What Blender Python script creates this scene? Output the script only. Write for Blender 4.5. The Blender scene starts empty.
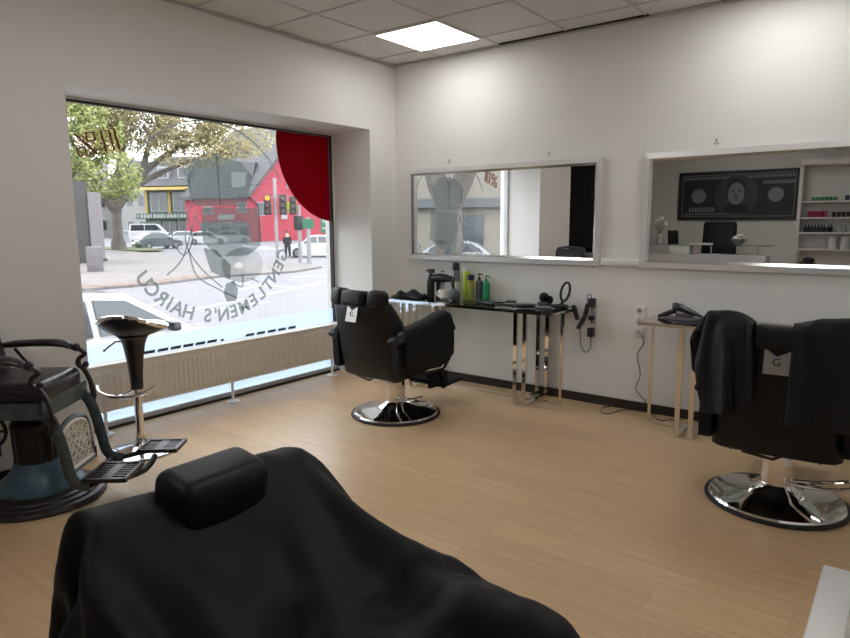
import bpy, bmesh, math, random
from mathutils import Vector, Matrix, Euler, noise
R = math.radians
PI = math.pi
C = bpy.context.scene.collection
scene = bpy.context.scene
random.seed(7)

# ------------------------------------------------------------------ camera
F_PX, YAW, PITCH, ROLL = 644.18, 0.6516, 0.1492, -0.0060
CAM = Vector((4.1601, -4.9923, 1.4989))
_fw = Vector((-math.sin(YAW)*math.cos(PITCH), math.cos(YAW)*math.cos(PITCH), -math.sin(PITCH)))
_r = Vector((math.cos(YAW), math.sin(YAW), 0)); _u = _r.cross(_fw)
_rr = math.cos(ROLL)*_r + math.sin(ROLL)*_u
_uu = -math.sin(ROLL)*_r + math.cos(ROLL)*_u
cd = bpy.data.cameras.new('camera'); cam = bpy.data.objects.new('camera', cd); C.objects.link(cam)
cd.sensor_width = 36; cd.lens = F_PX/850*36; cd.clip_start = .05; cd.clip_end = 600
M3 = Matrix((_rr, _uu, -_fw)).transposed()
cam.matrix_world = Matrix.Translation(CAM) @ M3.to_4x4()
scene.camera = cam

# ------------------------------------------------------------------ world, light, exposure
SKY = 4.3
PANEL = 6.2
EXPO = 0.56
w = bpy.data.worlds.new('overcast_sky'); scene.world = w; w.use_nodes = True
nt = w.node_tree; nt.nodes.clear()
out = nt.nodes.new('ShaderNodeOutputWorld'); bg = nt.nodes.new('ShaderNodeBackground')
tc = nt.nodes.new('ShaderNodeTexCoord'); ns = nt.nodes.new('ShaderNodeTexNoise'); cr = nt.nodes.new('ShaderNodeValToRGB')
ns.inputs['Scale'].default_value = 3.0; ns.inputs['Detail'].default_value = 5
cr.color_ramp.elements[0].position = .35; cr.color_ramp.elements[0].color = (.80, .86, .95, 1)
cr.color_ramp.elements[1].position = .65; cr.color_ramp.elements[1].color = (1, 1, 1, 1)
nt.links.new(tc.outputs['Generated'], ns.inputs['Vector']); nt.links.new(ns.outputs['Fac'], cr.inputs['Fac'])
nt.links.new(cr.outputs['Color'], bg.inputs['Color']); bg.inputs['Strength'].default_value = SKY
nt.links.new(bg.outputs['Background'], out.inputs['Surface'])
scene.view_settings.view_transform = 'Standard'; scene.view_settings.look = 'None'
scene.view_settings.exposure = EXPO; scene.view_settings.gamma = 1; scene.view_settings.use_curve_mapping = False
try:
    scene.cycles.use_denoising = True
    scene.cycles.max_bounces = 10; scene.cycles.diffuse_bounces = 5; scene.cycles.glossy_bounces = 6
    scene.cycles.transparent_max_bounces = 16
    scene.cycles.caustics_reflective = False; scene.cycles.caustics_refractive = False
    scene.cycles.sample_clamp_indirect = 6
except Exception: pass

# ------------------------------------------------------------------ materials
def mat(name, col, rough=.5, metal=0., spec=.5, emis=None, es=0., trans=0., coat=0., sheen=0., ns=0., nscale=20., bump=0., bscale=80.):
    m = bpy.data.materials.new(name); m.use_nodes = True
    b = m.node_tree.nodes['Principled BSDF']; L = m.node_tree.links; N = m.node_tree.nodes
    c = tuple(col)+(1,)
    b.inputs['Base Color'].default_value = c; b.inputs['Roughness'].default_value = rough
    b.inputs['Metallic'].default_value = metal; b.inputs['Specular IOR Level'].default_value = spec
    b.inputs['Coat Weight'].default_value = coat; b.inputs['Sheen Weight'].default_value = sheen
    if emis: b.inputs['Emission Color'].default_value = tuple(emis)+(1,); b.inputs['Emission Strength'].default_value = es
    if ns or bump:
        t = N.new('ShaderNodeTexCoord')
    if ns:
        n = N.new('ShaderNodeTexNoise'); n.inputs['Scale'].default_value = nscale; n.inputs['Detail'].default_value = 4
        r = N.new('ShaderNodeValToRGB')
        r.color_ramp.elements[0].position = .3; r.color_ramp.elements[1].position = .7
        r.color_ramp.elements[0].color = tuple(max(0, v*(1-ns)) for v in col)+(1,)
        r.color_ramp.elements[1].color = tuple(min(1, v*(1+ns)) for v in col)+(1,)
        L.new(t.outputs['Object'], n.inputs['Vector']); L.new(n.outputs['Fac'], r.inputs['Fac']); L.new(r.outputs['Color'], b.inputs['Base Color'])
    if bump:
        n2 = N.new('ShaderNodeTexNoise'); n2.inputs['Scale'].default_value = bscale; n2.inputs['Detail'].default_value = 3
        bp = N.new('ShaderNodeBump'); bp.inputs['Strength'].default_value = bump; bp.inputs['Distance'].default_value = .01
        L.new(t.outputs['Object'], n2.inputs['Vector']); L.new(n2.outputs['Fac'], bp.inputs['Height']); L.new(bp.outputs['Normal'], b.inputs['Normal'])
    return m

def ramp_mat(name, stops, scale, rough=.8, tex='noise', detail=4, stretch=(1,1,1)):
    m = bpy.data.materials.new(name); m.use_nodes = True
    N = m.node_tree.nodes; L = m.node_tree.links; b = N['Principled BSDF']; b.inputs['Roughness'].default_value = rough
    t = N.new('ShaderNodeTexCoord'); mp = N.new('ShaderNodeMapping'); mp.inputs['Scale'].default_value = stretch
    n = N.new('ShaderNodeTexNoise' if tex == 'noise' else 'ShaderNodeTexVoronoi'); n.inputs['Scale'].default_value = scale
    if tex == 'noise': n.inputs['Detail'].default_value = detail
    r = N.new('ShaderNodeValToRGB')
    while len(r.color_ramp.elements) < len(stops): r.color_ramp.elements.new(.5)
    for e, (p, c) in zip(r.color_ramp.elements, stops): e.position = p; e.color = tuple(c)+(1,)
    L.new(t.outputs['Object'], mp.inputs['Vector']); L.new(mp.outputs['Vector'], n.inputs['Vector'])
    L.new(n.outputs[0], r.inputs['Fac']); L.new(r.outputs['Color'], b.inputs['Base Color'])
    return m

def glass_mat(name, tint, refl=.5, trans_w=1.0, diffuse=None, dw=0.):
    """thin pane: straight-through light plus a fresnel mirror reflection; optional frosted share"""
    m = bpy.data.materials.new(name); m.use_nodes = True
    N = m.node_tree.nodes; L = m.node_tree.links; N.clear()
    o = N.new('ShaderNodeOutputMaterial'); tr = N.new('ShaderNodeBsdfTransparent'); gl = N.new('ShaderNodeBsdfGlossy')
    tr.inputs['Color'].default_value = tuple(tint)+(1,); gl.inputs['Roughness'].default_value = .01
    fr = N.new('ShaderNodeFresnel'); ge = N.new('ShaderNodeNewGeometry'); io = N.new('ShaderNodeMath'); io.operation = 'MULTIPLY_ADD'
    io.inputs[1].default_value = 1/1.45-1.45; io.inputs[2].default_value = 1.45      # same pane seen from either side
    L.new(ge.outputs['Backfacing'], io.inputs[0]); L.new(io.outputs['Value'], fr.inputs['IOR'])
    mu = N.new('ShaderNodeMath'); mu.operation = 'MULTIPLY'; mu.inputs[1].default_value = refl*2
    mx = N.new('ShaderNodeMixShader')
    L.new(fr.outputs['Fac'], mu.inputs[0]); L.new(mu.outputs['Value'], mx.inputs['Fac'])
    L.new(tr.outputs['BSDF'], mx.inputs[1]); L.new(gl.outputs['BSDF'], mx.inputs[2])
    last = mx
    if dw:
        d = N.new('ShaderNodeBsdfDiffuse'); t2 = N.new('ShaderNodeBsdfTranslucent'); a = N.new('ShaderNodeMixShader')
        d.inputs['Color'].default_value = tuple(diffuse)+(1,); t2.inputs['Color'].default_value = tuple(diffuse)+(1,)
        a.inputs['Fac'].default_value = .6; L.new(d.outputs['BSDF'], a.inputs[1]); L.new(t2.outputs['BSDF'], a.inputs[2])
        m2 = N.new('ShaderNodeMixShader'); m2.inputs['Fac'].default_value = dw
        L.new(mx.outputs['Shader'], m2.inputs[1]); L.new(a.outputs['Shader'], m2.inputs[2]); last = m2
    L.new(last.outputs['Shader'], o.inputs['Surface'])
    return m

def wood_floor():
    m = bpy.data.materials.new('oak_laminate'); m.use_nodes = True
    N = m.node_tree.nodes; L = m.node_tree.links; b = N['Principled BSDF']
    t = N.new('ShaderNodeTexCoord')
    br = N.new('ShaderNodeTexBrick'); br.offset = .37
    br.inputs['Scale'].default_value = 1; br.inputs['Brick Width'].default_value = 1.3; br.inputs['Row Height'].default_value = .19
    br.inputs['Mortar Size'].default_value = .0012; br.inputs['Mortar Smooth'].default_value = .3
    br.inputs['Color1'].default_value = (.55, .375, .215, 1); br.inputs['Color2'].default_value = (.61, .425, .25, 1); br.inputs['Mortar'].default_value = (.42, .27, .16, 1)
    mp = N.new('ShaderNodeMapping'); mp.inputs['Scale'].default_value = (1.2, 26, 1)
    n = N.new('ShaderNodeTexNoise'); n.inputs['Scale'].default_value = 1.6; n.inputs['Detail'].default_value = 7; n.inputs['Roughness'].default_value = .6
    r = N.new('ShaderNodeValToRGB'); r.color_ramp.elements[0].position = .32; r.color_ramp.elements[0].color = (.87, .85, .83, 1)
    r.color_ramp.elements[1].position = .62; r.color_ramp.elements[1].color = (1.04, 1.03, 1.02, 1)
    mx = N.new('ShaderNodeMix'); mx.data_type = 'RGBA'; mx.blend_type = 'MULTIPLY'; mx.inputs[0].default_value = 1
    L.new(t.outputs['Object'], br.inputs['Vector']); L.new(t.outputs['Object'], mp.inputs['Vector']); L.new(mp.outputs['Vector'], n.inputs['Vector'])
    L.new(n.outputs['Fac'], r.inputs['Fac']); L.new(br.outputs['Color'], mx.inputs[6]); L.new(r.outputs['Color'], mx.inputs[7])
    L.new(mx.outputs[2], b.inputs['Base Color'])
    b.inputs['Roughness'].default_value = .38; b.inputs['Specular IOR Level'].default_value = .45
    return m

def paver_mat():
    m = bpy.data.materials.new('paving_stones'); m.use_nodes = True
    N = m.node_tree.nodes; L = m.node_tree.links; b = N['Principled BSDF']; b.inputs['Roughness'].default_value = .85
    t = N.new('ShaderNodeTexCoord'); br = N.new('ShaderNodeTexBrick')
    br.inputs['Scale'].default_value = 1; br.inputs['Brick Width'].default_value = .9; br.inputs['Row Height'].default_value = .9; br.inputs['Mortar Size'].default_value = .05
    br.inputs['Color1'].default_value = (.15, .132, .128, 1); br.inputs['Color2'].default_value = (.128, .112, .110, 1); br.inputs['Mortar'].default_value = (.10, .088, .085, 1)
    L.new(t.outputs['Object'], br.inputs['Vector']); L.new(br.outputs['Color'], b.inputs['Base Color'])
    return m

MT = {}
MT['wall'] = mat('white_wall_paint', (.80, .79, .77), .7, bump=.05, bscale=300)
MT['ceil'] = mat('mineral_ceiling_tile', (.70, .68, .66), .9, ns=.04, nscale=60)
MT['bar'] = mat('ceiling_grid_bar', (.56, .55, .54), .5)
MT['gapdark'] = mat('dark_gap', (.02, .02, .02), .9)
MT['floor'] = wood_floor()
MT['base'] = mat('dark_baseboard', (.022, .016, .015), .45)
MT['chrome'] = mat('polished_chrome', (.80, .79, .78), .06, 1)
MT['steel'] = mat('brushed_steel', (.62, .60, .57), .22, 1)
MT['blackmetal'] = mat('black_metal', (.02, .02, .022), .4, .5)
MT['leather'] = mat('black_leather', (.006, .006, .0075), .45, spec=.3, bump=.15, bscale=120)
MT['leather2'] = mat('black_matte_upholstery', (.006, .006, .0075), .6, spec=.22, bump=.12, bscale=90)
MT['cloth'] = mat('black_cape_cloth', (.0055, .0058, .0068), .60, spec=.26)
MT['rubber'] = mat('black_rubber', (.012, .010, .012), .6)
MT['plastic'] = mat('black_plastic', (.012, .012, .014), .3)
MT['whitepl'] = mat('white_plastic', (.80, .79, .77), .35)
MT['radw'] = mat('radiator_enamel', (.70, .66, .60), .35)
MT['mirror'] = mat('mirror_silver', (.90, .91, .90), .0, 1)
MT['mframe'] = mat('silver_white_frame', (.78, .78, .77), .28, .35)
MT['mslip'] = mat('silver_frame_slip', (.55, .55, .56), .22, .9)
MT['glass'] = glass_mat('window_glass', (.96, .97, .97), .5)
MT['tglass'] = glass_mat('table_glass', (.80, .90, .86), 1.0)
MT['frost'] = glass_mat('frosted_film', (.90, .95, 1), .4, diffuse=(.80, .90, 1.0), dw=.72)
MT['etch'] = glass_mat('etched_film', (.70, .73, .73), .2, diffuse=(.33, .35, .35), dw=.36)
MT['etch2'] = glass_mat('etched_film_pale', (.70, .74, .73), .2, diffuse=(.34, .36, .36), dw=.16)
MT['redfilm'] = glass_mat('red_film', (.30, .002, .02), .3, diffuse=(.27, .002, .018), dw=.75)
MT['redline'] = mat('dark_red_vinyl', (.11, .004, .006), .5)
MT['redtint'] = glass_mat('pale_red_tint', (.98, .90, .86), .2)
MT['framew'] = mat('white_window_frame', (.62, .62, .60), .4)
MT['gasket'] = mat('dark_window_gasket', (.02, .018, .018), .6)
MT['light'] = mat('led_panel', (1, 1, 1), .5, emis=(1, .985, .97), es=PANEL)

# ------------------------------------------------------------------ mesh builder
class MB:
    def __init__(s): s.bm = bmesh.new()
    def _x(s, vs, mtx): bmesh.ops.transform(s.bm, matrix=mtx, verts=vs)
    def box(s, c, d, rot=(0,0,0), bev=0, seg=2, taper=None):
        g = bmesh.ops.create_cube(s.bm, size=1); vs = g['verts']
        if taper:
            for v in vs:
                if v.co.z > 0: v.co.x *= taper[0]; v.co.y *= taper[1]
        s._x(vs, Matrix.Translation(c) @ Euler(rot).to_matrix().to_4x4() @ Matrix.Diagonal((d[0], d[1], d[2], 1)))
        if bev:
            es = list({e for v in vs for e in v.link_edges})
            bmesh.ops.bevel(s.bm, geom=es, offset=bev, segments=seg, profile=.5, affect='EDGES', clamp_overlap=True)
        return s
    def b2(s, x0, x1, y0, y1, z0, z1, **k): return s.box(((x0+x1)/2, (y0+y1)/2, (z0+z1)/2), (abs(x1-x0), abs(y1-y0), abs(z1-z0)), **k)
    def cyl(s, a, b, r0, r1=None, seg=24, caps=True):
        a = Vector(a); b = Vector(b); d = b-a; r1 = r0 if r1 is None else r1
        g = bmesh.ops.create_cone(s.bm, cap_ends=caps, segments=seg, radius1=r0, radius2=r1, depth=d.length)
        q = d.to_track_quat('Z', 'Y').to_matrix().to_4x4()
        s._x(g['verts'], Matrix.Translation((a+b)/2) @ q); return s
    def ball(s, c, r, seg=16, rot=(0,0,0)):
        r = (r, r, r) if not hasattr(r, '__len__') else r
        g = bmesh.ops.create_uvsphere(s.bm, u_segments=seg, v_segments=max(6, seg//2), radius=1)
        s._x(g['verts'], Matrix.Translation(c) @ Euler(rot).to_matrix().to_4x4() @ Matrix.Diagonal((*r, 1))); return s
    def lathe(s, prof, c=(0,0,0), seg=40, sx=1, sy=1, fl=0, fn=0):
        rings = []
        for r, z in prof:
            ring = []
            for i in range(seg):
                a = 2*PI*i/seg; rr = r*(1+fl*math.cos(fn*a)) if fl else r
                ring.append(s.bm.verts.new((c[0]+rr*math.cos(a)*sx, c[1]+rr*math.sin(a)*sy, c[2]+z)))
            rings.append(ring)
        for A, B in zip(rings, rings[1:]):
            for i in range(seg): s.bm.faces.new((A[i], A[(i+1) % seg], B[(i+1) % seg], B[i]))
        if prof[0][0] > 1e-4: s.bm.faces.new(rings[0][::-1])
        if prof[-1][0] > 1e-4: s.bm.faces.new(rings[-1])
        return s
    def tube(s, pts, r, seg=8, closed=False, smooth=0, flat=None):
        P = [Vector(p) for p in pts]
        if smooth:
            Q = []; n = len(P)
            rng = range(n) if closed else range(n-1)
            for i in rng:
                p0 = P[(i-1) % n] if closed or i > 0 else P[i]; p1 = P[i]; p2 = P[(i+1) % n]
                p3 = P[(i+2) % n] if closed or i+2 < n else P[(i+1) % n]
                for k in range(smooth):
                    t = k/smooth
                    Q.append(.5*((2*p1)+(-p0+p2)*t+(2*p0-5*p1+4*p2-p3)*t*t+(-p0+3*p1-3*p2+p3)*t**3))
            if not closed: Q.append(P[-1])
            P = Q
        n = len(P); rad = r if hasattr(r, '__len__') else [r]*n
        if len(rad) != n: rad = [rad[min(len(rad)-1, int(i*len(rad)/n))] for i in range(n)]
        rings = []; up = Vector((0, 0, 1))
        for i in range(n):
            t = (P[(i+1) % n]-P[i-1]) if (closed or 0 < i < n-1) else (P[1]-P[0] if i == 0 else P[-1]-P[-2])
            if t.length < 1e-9: t = Vector((0, 0, 1))
            t.normalize(); a = up.cross(t)
            if a.length < .05: a = Vector((1, 0, 0)).cross(t)
            if rings and a.dot(pa) < 0: a = -a
            a.normalize(); b = t.cross(a); pa = a.copy()
            fx, fy = flat if flat else (1, 1)
            rings.append([s.bm.verts.new(P[i]+rad[i]*(fx*math.cos(2*PI*k/seg)*a+fy*math.sin(2*PI*k/seg)*b)) for k in range(seg)])
        for i in range(n if closed else n-1):
            A, B = rings[i], rings[(i+1) % n]
            for k in range(seg): s.bm.faces.new((A[k], A[(k+1) % seg], B[(k+1) % seg], B[k]))
        if not closed: s.bm.faces.new(rings[0][::-1]); s.bm.faces.new(rings[-1])
        return s
    def prism(s, poly, axis, d0, d1):
        """poly of (a,b); axis x -> (y,z), y -> (x,z), z -> (x,y)"""
        f = {'x': lambda a, b, d: (d, a, b), 'y': lambda a, b, d: (a, d, b), 'z': lambda a, b, d: (a, b, d)}[axis]
        A = [s.bm.verts.new(f(a, b, d0)) for a, b in poly]; B = [s.bm.verts.new(f(a, b, d1)) for a, b in poly]
        n = len(poly); s.bm.faces.new(A); s.bm.faces.new(B[::-1])
        for i in range(n): s.bm.faces.new((A[i], B[i], B[(i+1) % n], A[(i+1) % n]))
        return s
    def loft(s, secs, cap=True):
        rs = [[s.bm.verts.new(p) for p in q] for q in secs]; n = len(rs[0])
        for A, B in zip(rs, rs[1:]):
            for i in range(n): s.bm.faces.new((A[i], A[(i+1) % n], B[(i+1) % n], B[i]))
        if cap: s.bm.faces.new(rs[0][::-1]); s.bm.faces.new(rs[-1])
        return s
    def grid(s, rows):
        V = [[s.bm.verts.new(p) for p in q] for q in rows]
        for i in range(len(V)-1):
            for j in range(len(V[0])-1): s.bm.faces.new((V[i][j], V[i][j+1], V[i+1][j+1], V[i+1][j]))
        return s
    def quad(s, *p): s.bm.faces.new([s.bm.verts.new(q) for q in p]); return s
    def xf(s, mtx): bmesh.ops.transform(s.bm, matrix=mtx, verts=s.bm.verts[:]); return s
    def obj(s, name, m, parent=None, smooth=35, mods=None):
        bmesh.ops.recalc_face_normals(s.bm, faces=s.bm.faces[:])
        me = bpy.data.meshes.new(name); s.bm.to_mesh(me); s.bm.free()
        if smooth:
            me.polygons.foreach_set('use_smooth', [True]*len(me.polygons)); me.set_sharp_from_angle(angle=R(smooth))
        me.materials.append(MT[m] if isinstance(m, str) else m)
        o = bpy.data.objects.new(name, me); C.objects.link(o)
        if parent: o.parent = parent
        return o

def tag(o, label=None, cat=None, group=None, kind=None):
    if label: o['label'] = label
    if cat: o['category'] = cat
    if group: o['group'] = group
    if kind: o['kind'] = kind
    return o
def thing(name, label, cat, loc=(0,0,0), rz=0, group=None):
    o = bpy.data.objects.new(name, None); C.objects.link(o); o.location = loc; o.rotation_euler = (0, 0, rz)
    o.empty_display_size = .1
    return tag(o, label, cat, group)
def solo(name, mb, m, label, cat, loc=(0,0,0), rz=0, group=None, smooth=35):
    o = mb.obj(name, m, None, smooth); o.location = loc; o.rotation_euler = (0, 0, rz)
    return tag(o, label, cat, group)
def struct(name, mb, m, parent=None, smooth=0, label=None):
    o = mb.obj(name, m, parent, smooth)
    if parent is None: o['kind'] = 'structure'
    return o
def dup(o, loc=None, rz=None, label=None, group=None, parent=None):
    c = o.copy(); C.objects.link(c)
    if parent: c.parent = parent
    for ch in list(o.children): dup(ch, parent=c)
    if loc is not None: c.location = loc
    if rz is not None: c.rotation_euler = (0, 0, rz)
    if label: c['label'] = label
    if group: c['group'] = group
    return c

# ================================================================== the room
H = 2.99; XR = 4.56; YB = -7.5
NY0, NY1, NZ, ND = -3.092, -.372, 2.356, -.56       # the window niche
m = MB(); m.b2(-.62, XR+.1, YB-.1, .1, -.12, 0); m.prism([(-.62, -3.9), (-2.4, -6.7), (-2.4, YB-.1), (-.62, YB-.1)], 'z', -.12, 0)
struct('floor', m, 'floor')
m = MB(); m.b2(-.62, XR+.1, YB-.1, .1, H, H+.12); m.prism([(-.62, -3.9), (-2.4, -6.7), (-2.4, YB-.1), (-.62, YB-.1)], 'z', H, H+.12)
ceil = struct('ceiling', m, 'ceil')
GX = [.555+.625*k for k in range(-4, 7)]; GY = [-.30-.625*k for k in range(0, 12)]
m = MB()
for x in GX:
    if 0 < x < XR: m.b2(x-.010, x+.010, YB, 0, H-.006, H)
for y in GY: m.b2(0, XR, y-.010, y+.010, H-.0065, H)
m.b2(0, .02, YB, 0, H-.02, H-.0068); m.b2(0, XR, -.02, 0, H-.02, H-.0068)
struct('trim_1', m, 'bar', ceil)
m = MB(); m.b2(1.19, 2.45, -.052, -.022, H-.008, H-.0002); struct('trim_2', m, 'gapdark', ceil)
m = MB(); m.b2(-.65, XR+.1, 0, .1, 0, H); struct('wall_front', m, 'wall')
m = MB(); m.b2(XR, XR+.1, YB-.1, 0, 0, H); struct('wall_right', m, 'wall')
m = MB(); m.b2(-2.4, XR+.1, YB-.1, YB, 0, H); struct('wall_back', m, 'wall')
m = MB()
m.b2(-.62, 0, NY1, 0, 0, H); m.b2(-.62, 0, NY0, NY1, NZ, H)
m.prism([(0, -4.05), (0, NY0), (-.62, NY0), (-.62, -4.35), (-2.3, -7.15), (-2.3, YB), (-1.98, YB), (-1.98, -7.12)], 'z', 0, H)
struct('wall_left', m, 'wall')
m = MB(); m.b2(-.0, XR, -.016, 0, 0, .072); struct('baseboard_front', m, 'base')
m = MB(); m.b2(0, .016, -4.05, NY0, 0, .072); m.b2(0, .016, NY1, -.016, 0, .072); struct('baseboard_left', m, 'base')
struct('trim_3', MB().b2(.22, .50, -5.35, -5.05, 0, H), 'wall')
# the shop window
GXW = -.52
m = MB(); 
m.b2(GXW-.03, GXW+.03, NY0, NY1, 0, .05); m.b2(GXW-.03, GXW+.03, NY0, NY1, NZ-.02, NZ)
m.b2(GXW-.03, GXW+.03, NY0, NY0+.03, .05, NZ-.02); m.b2(GXW-.03, GXW+.03, NY1-.02, NY1, .05, NZ-.02)
win = struct('window_1', m, 'framew')
m = MB(); m.b2(GXW-.01, GXW+.035, NY0+.03, NY1-.02, NZ-.034, NZ-.02); m.b2(GXW-.01, GXW+.035, NY1-.034, NY1-.02, .05, NZ-.034)
m.b2(GXW+.031, GXW+.05, NY0, NY1, .0, .016)
struct('gasket', m, 'gasket', win)
m = MB(); m.b2(GXW-.006, GXW+.002, NY0+.03, NY1-.02, .05, NZ-.034); struct('pane', m, 'glass', win)
# frosted band along the foot of the pane with cut-out dashes
m = MB(); m.b2(GXW+.003, GXW+.006, NY0+.03, NY1-.034, .05, .64)
fr = solo('frosted_film', m, 'frost', 'pale blue frosted film band along the bottom of the shop window', 'window film')
m = MB()
for k in range(6): m.prism([(-2.44+k*.112, .505), (-2.35+k*.112, .505), (-2.34+k*.112, .528), (-2.43+k*.112, .528)], 'x', GXW+.0065, GXW+.0095)
for k in range(5): m.prism([(-1.49+k*.122, .505), (-1.40+k*.122, .505), (-1.39+k*.122, .528), (-1.48+k*.122, .528)], 'x', GXW+.0065, GXW+.0095)
m.box((GXW+.008, -1.73, .512), (.003, .03, .02))
for k in range(40):
    if k % 7: m.box((GXW+.008, -2.30+k*.028, .165+.004*math.sin(k*3)), (.003, .016, .03))
m.obj('printed_marks', 'plastic', fr)

# ceiling panels
def panel(x, y, label, group=None):
    t = thing('ceiling_light', label, 'ceiling light', (x, y, H-.012), 0, group)
    m = MB()
    for a in (-1, 1): m.box((a*.303, 0, 0), (.012, .618, .012)); m.box((0, a*.303, 0), (.594, .012, .012))
    m.obj('frame', 'whitepl', t, 0); MB().box((0, 0, .001), (.594, .594, .008)).obj('diffuser', 'light', t, 0)
    return t
p1 = panel(.8675, -.6125, 'bright square LED ceiling panel near the corner above the window')
for i, (x, y, l) in enumerate([(3.3675, -.6125, 'square LED ceiling panel above the right-hand mirror'), (1.4925, -3.1125, 'unseen square ceiling panel added as fill light over the middle of the salon floor'),
                (3.9925, -3.1125, 'unseen square ceiling panel added as fill light beside the right wall'), (2.1175, -5.6125, 'unseen square ceiling panel added as fill light above the reception counter')]):
    dup(p1, (x, y, H-.012), label=l)  # panels away from the mirror wall are added, to fill the room more evenly

# ================================================================== wall mirrors
def mirror(name, x0, x1, label):
    z0, z1 = 1.142, 2.0; t = thing('wall_mirror', label, 'mirror', ((x0+x1)/2, 0, z0))
    W = x1-x0; Hh = z1-z0; fw = .062
    def ring(a, b, ya, yb, name, mt):
        # a mitred moulding: outer inset a, inner inset b, depths ya -> yb
        o = [(-W/2+a, a), (W/2-a, a), (W/2-a, Hh-a), (-W/2+a, Hh-a)]; i = [(-W/2+b, b), (W/2-b, b), (W/2-b, Hh-b), (-W/2+b, Hh-b)]
        m = MB(); 
        for k in range(4):
            l = (k+1) % 4
            P = [(o[k][0], 0, o[k][1]), (o[l][0], 0, o[l][1]), (i[l][0], 0, i[l][1]), (i[k][0], 0, i[k][1])]
            Q = [(o[k][0], -ya, o[k][1]), (o[l][0], -ya, o[l][1]), (i[l][0], -yb, i[l][1]), (i[k][0], -yb, i[k][1])]
            m.loft([P, Q])
        return m.obj(name, mt, t, 0)
    ring(0, .042, .030, .034, 'frame', 'mframe'); ring(.042, fw, .033, .018, 'frame_slip', 'mslip')
    m = MB().b2(-W/2+fw-.005, W/2-fw+.005, -.016, -.004, fw-.005, Hh-fw+.005); m.obj('mirror_glass', 'mirror', t, 0)
    return t
mirror('m', .175, 2.135, 'wide silver-framed mirror above the chrome table nearest the window')
mirror('m', 2.462, 4.42, 'wide silver-framed mirror on the right, above the second table')
# hooks above the mirrors
for i, (x, l) in enumerate([(.65, 'tiny metal hook over left end of the left mirror'), (1.66, 'tiny metal hook over right end of the left mirror'), (2.96, 'tiny triangular hook above the right mirror')]):
    m = MB(); m.tube([(-.018, -.006, 0), (.018, -.006, 0), (0, -.006, .03)], .0025, 6, closed=True); m.cyl((0, 0, .03), (0, -.012, .03), .005, seg=8)
    solo('picture_hook', m, 'steel', l, 'hook', (x, 0, 2.035))
# cable duct between mirrors
m = MB(); m.box((0, -.014, 0), (.31, .028, .05), bev=.004)
solo('cable_duct', m, 'whitepl', 'short white cable duct on the wall between the two mirrors', 'cable duct', (2.298, 0, 1.175))

# sockets
def socket(x, z, n, vert, label):
    t = thing('wall_socket', label, 'wall socket', (x, 0, z))
    w_, h_ = (.082, .082*n) if vert else (.082*n, .082)
    MB().box((0, -.006, 0), (w_, .012, h_), bev=.003).obj('cover_plate', 'whitepl', t)
    for k in range(n):
        o = (k-(n-1)/2)*.082; c = (0, 0, o) if vert else (o, 0, 0)
        m = MB(); m.lathe([(.026, 0), (.026, .004), (.021, .004), (.019, -.006), (0, -.006)], seg=20); m.xf(Matrix.Translation((c[0], -.012, c[2])) @ Matrix.Rotation(R(90), 4, 'X'))
        s_ = m.obj('socket_insert', 'whitepl', t)
        m = MB(); 
        for a in (-1, 1): m.cyl((c[0]+a*.0095, -.0055, c[2]), (c[0]+a*.0095, -.0075, c[2]), .003, seg=8)
        m.obj('pin_holes', 'gapdark', s_)
    return t
socket(2.472, .722, 3, True, 'white vertical triple socket left of the right-hand table')
socket(2.092, .722, 4, True, 'white vertical socket strip holding black power adapters')
socket(.64, .35, 2, False, 'white double socket low on the wall behind the left table')

# ================================================================== radiator
t = thing('radiator', 'long cream panel radiator with vertical ribs under the shop window', 'radiator', (-.40, -1.69, 0))
RL = 2.50; z0, z1 = .175, .50
m = MB(); rows = []; n = 288
prof = []
for i in range(n+1):
    y = -RL/2+RL*i/n; ph = (i % 8)/8; prof.append((y, .062+.009*(1 if .2 < ph < .75 else 0)))
m.b2(-.05, .062, -RL/2, RL/2, z0, z1)
for k in range(60):
    y = -RL/2+RL*(k+.5)/60; m.b2(.055, .070, y-.011, y+.011, z0+.03, z1-.045, bev=.006, seg=1)
m.obj('panel', 'radw', t, 30)
m = MB(); m.b2(-.055, .068, -RL/2-.004, RL/2+.004, z1, z1+.014, bev=.003, seg=1); m.obj('top_grille', 'radw', t)
m = MB(); 
for k in range(70):
    y = -RL/2+.05+k*(RL-.1)/69; m.b2(-.03, .045, y-.008, y+.008, z0-.006, z0)
m.obj('bottom_fins', 'plastic', t)
for y in (-2.84, -1.76, -.59):
    yy = y+1.69; m = MB(); m.cyl((.04, yy, .012), (.04, yy, z0+.02), .012, seg=12); st = m.obj('stand', 'whitepl', t)
    MB().lathe([(.055, 0), (.055, .008), (.02, .016), (.012, .02), (0, .02)], (.04, yy, 0), 24).obj('foot', 'whitepl', st)

# ================================================================== decals on the glass (seen from behind, so mirrored)
XD = GXW+.004
def text_mesh(txt, size, th, bold=.0):
    cu = bpy.data.curves.new('t', 'FONT'); cu.body = txt; cu.size = size; cu.extrude = th; cu.align_x = 'CENTER'; cu.align_y = 'CENTER'; cu.offset = bold
    o = bpy.data.objects.new('t', cu); C.objects.link(o); dg = bpy.context.evaluated_depsgraph_get(); dg.update()
    me = bpy.data.meshes.new_from_object(o.evaluated_get(dg)); bpy.data.objects.remove(o); bpy.data.curves.remove(cu)
    return me
def add_mesh(mb, me, mtx):
    b = bmesh.new(); b.from_mesh(me); bmesh.ops.transform(b, matrix=mtx, verts=b.verts[:]); tm = bpy.data.meshes.new('x'); b.to_mesh(tm); b.free()
    mb.bm.from_mesh(tm); bpy.data.meshes.remove(tm)
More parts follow.
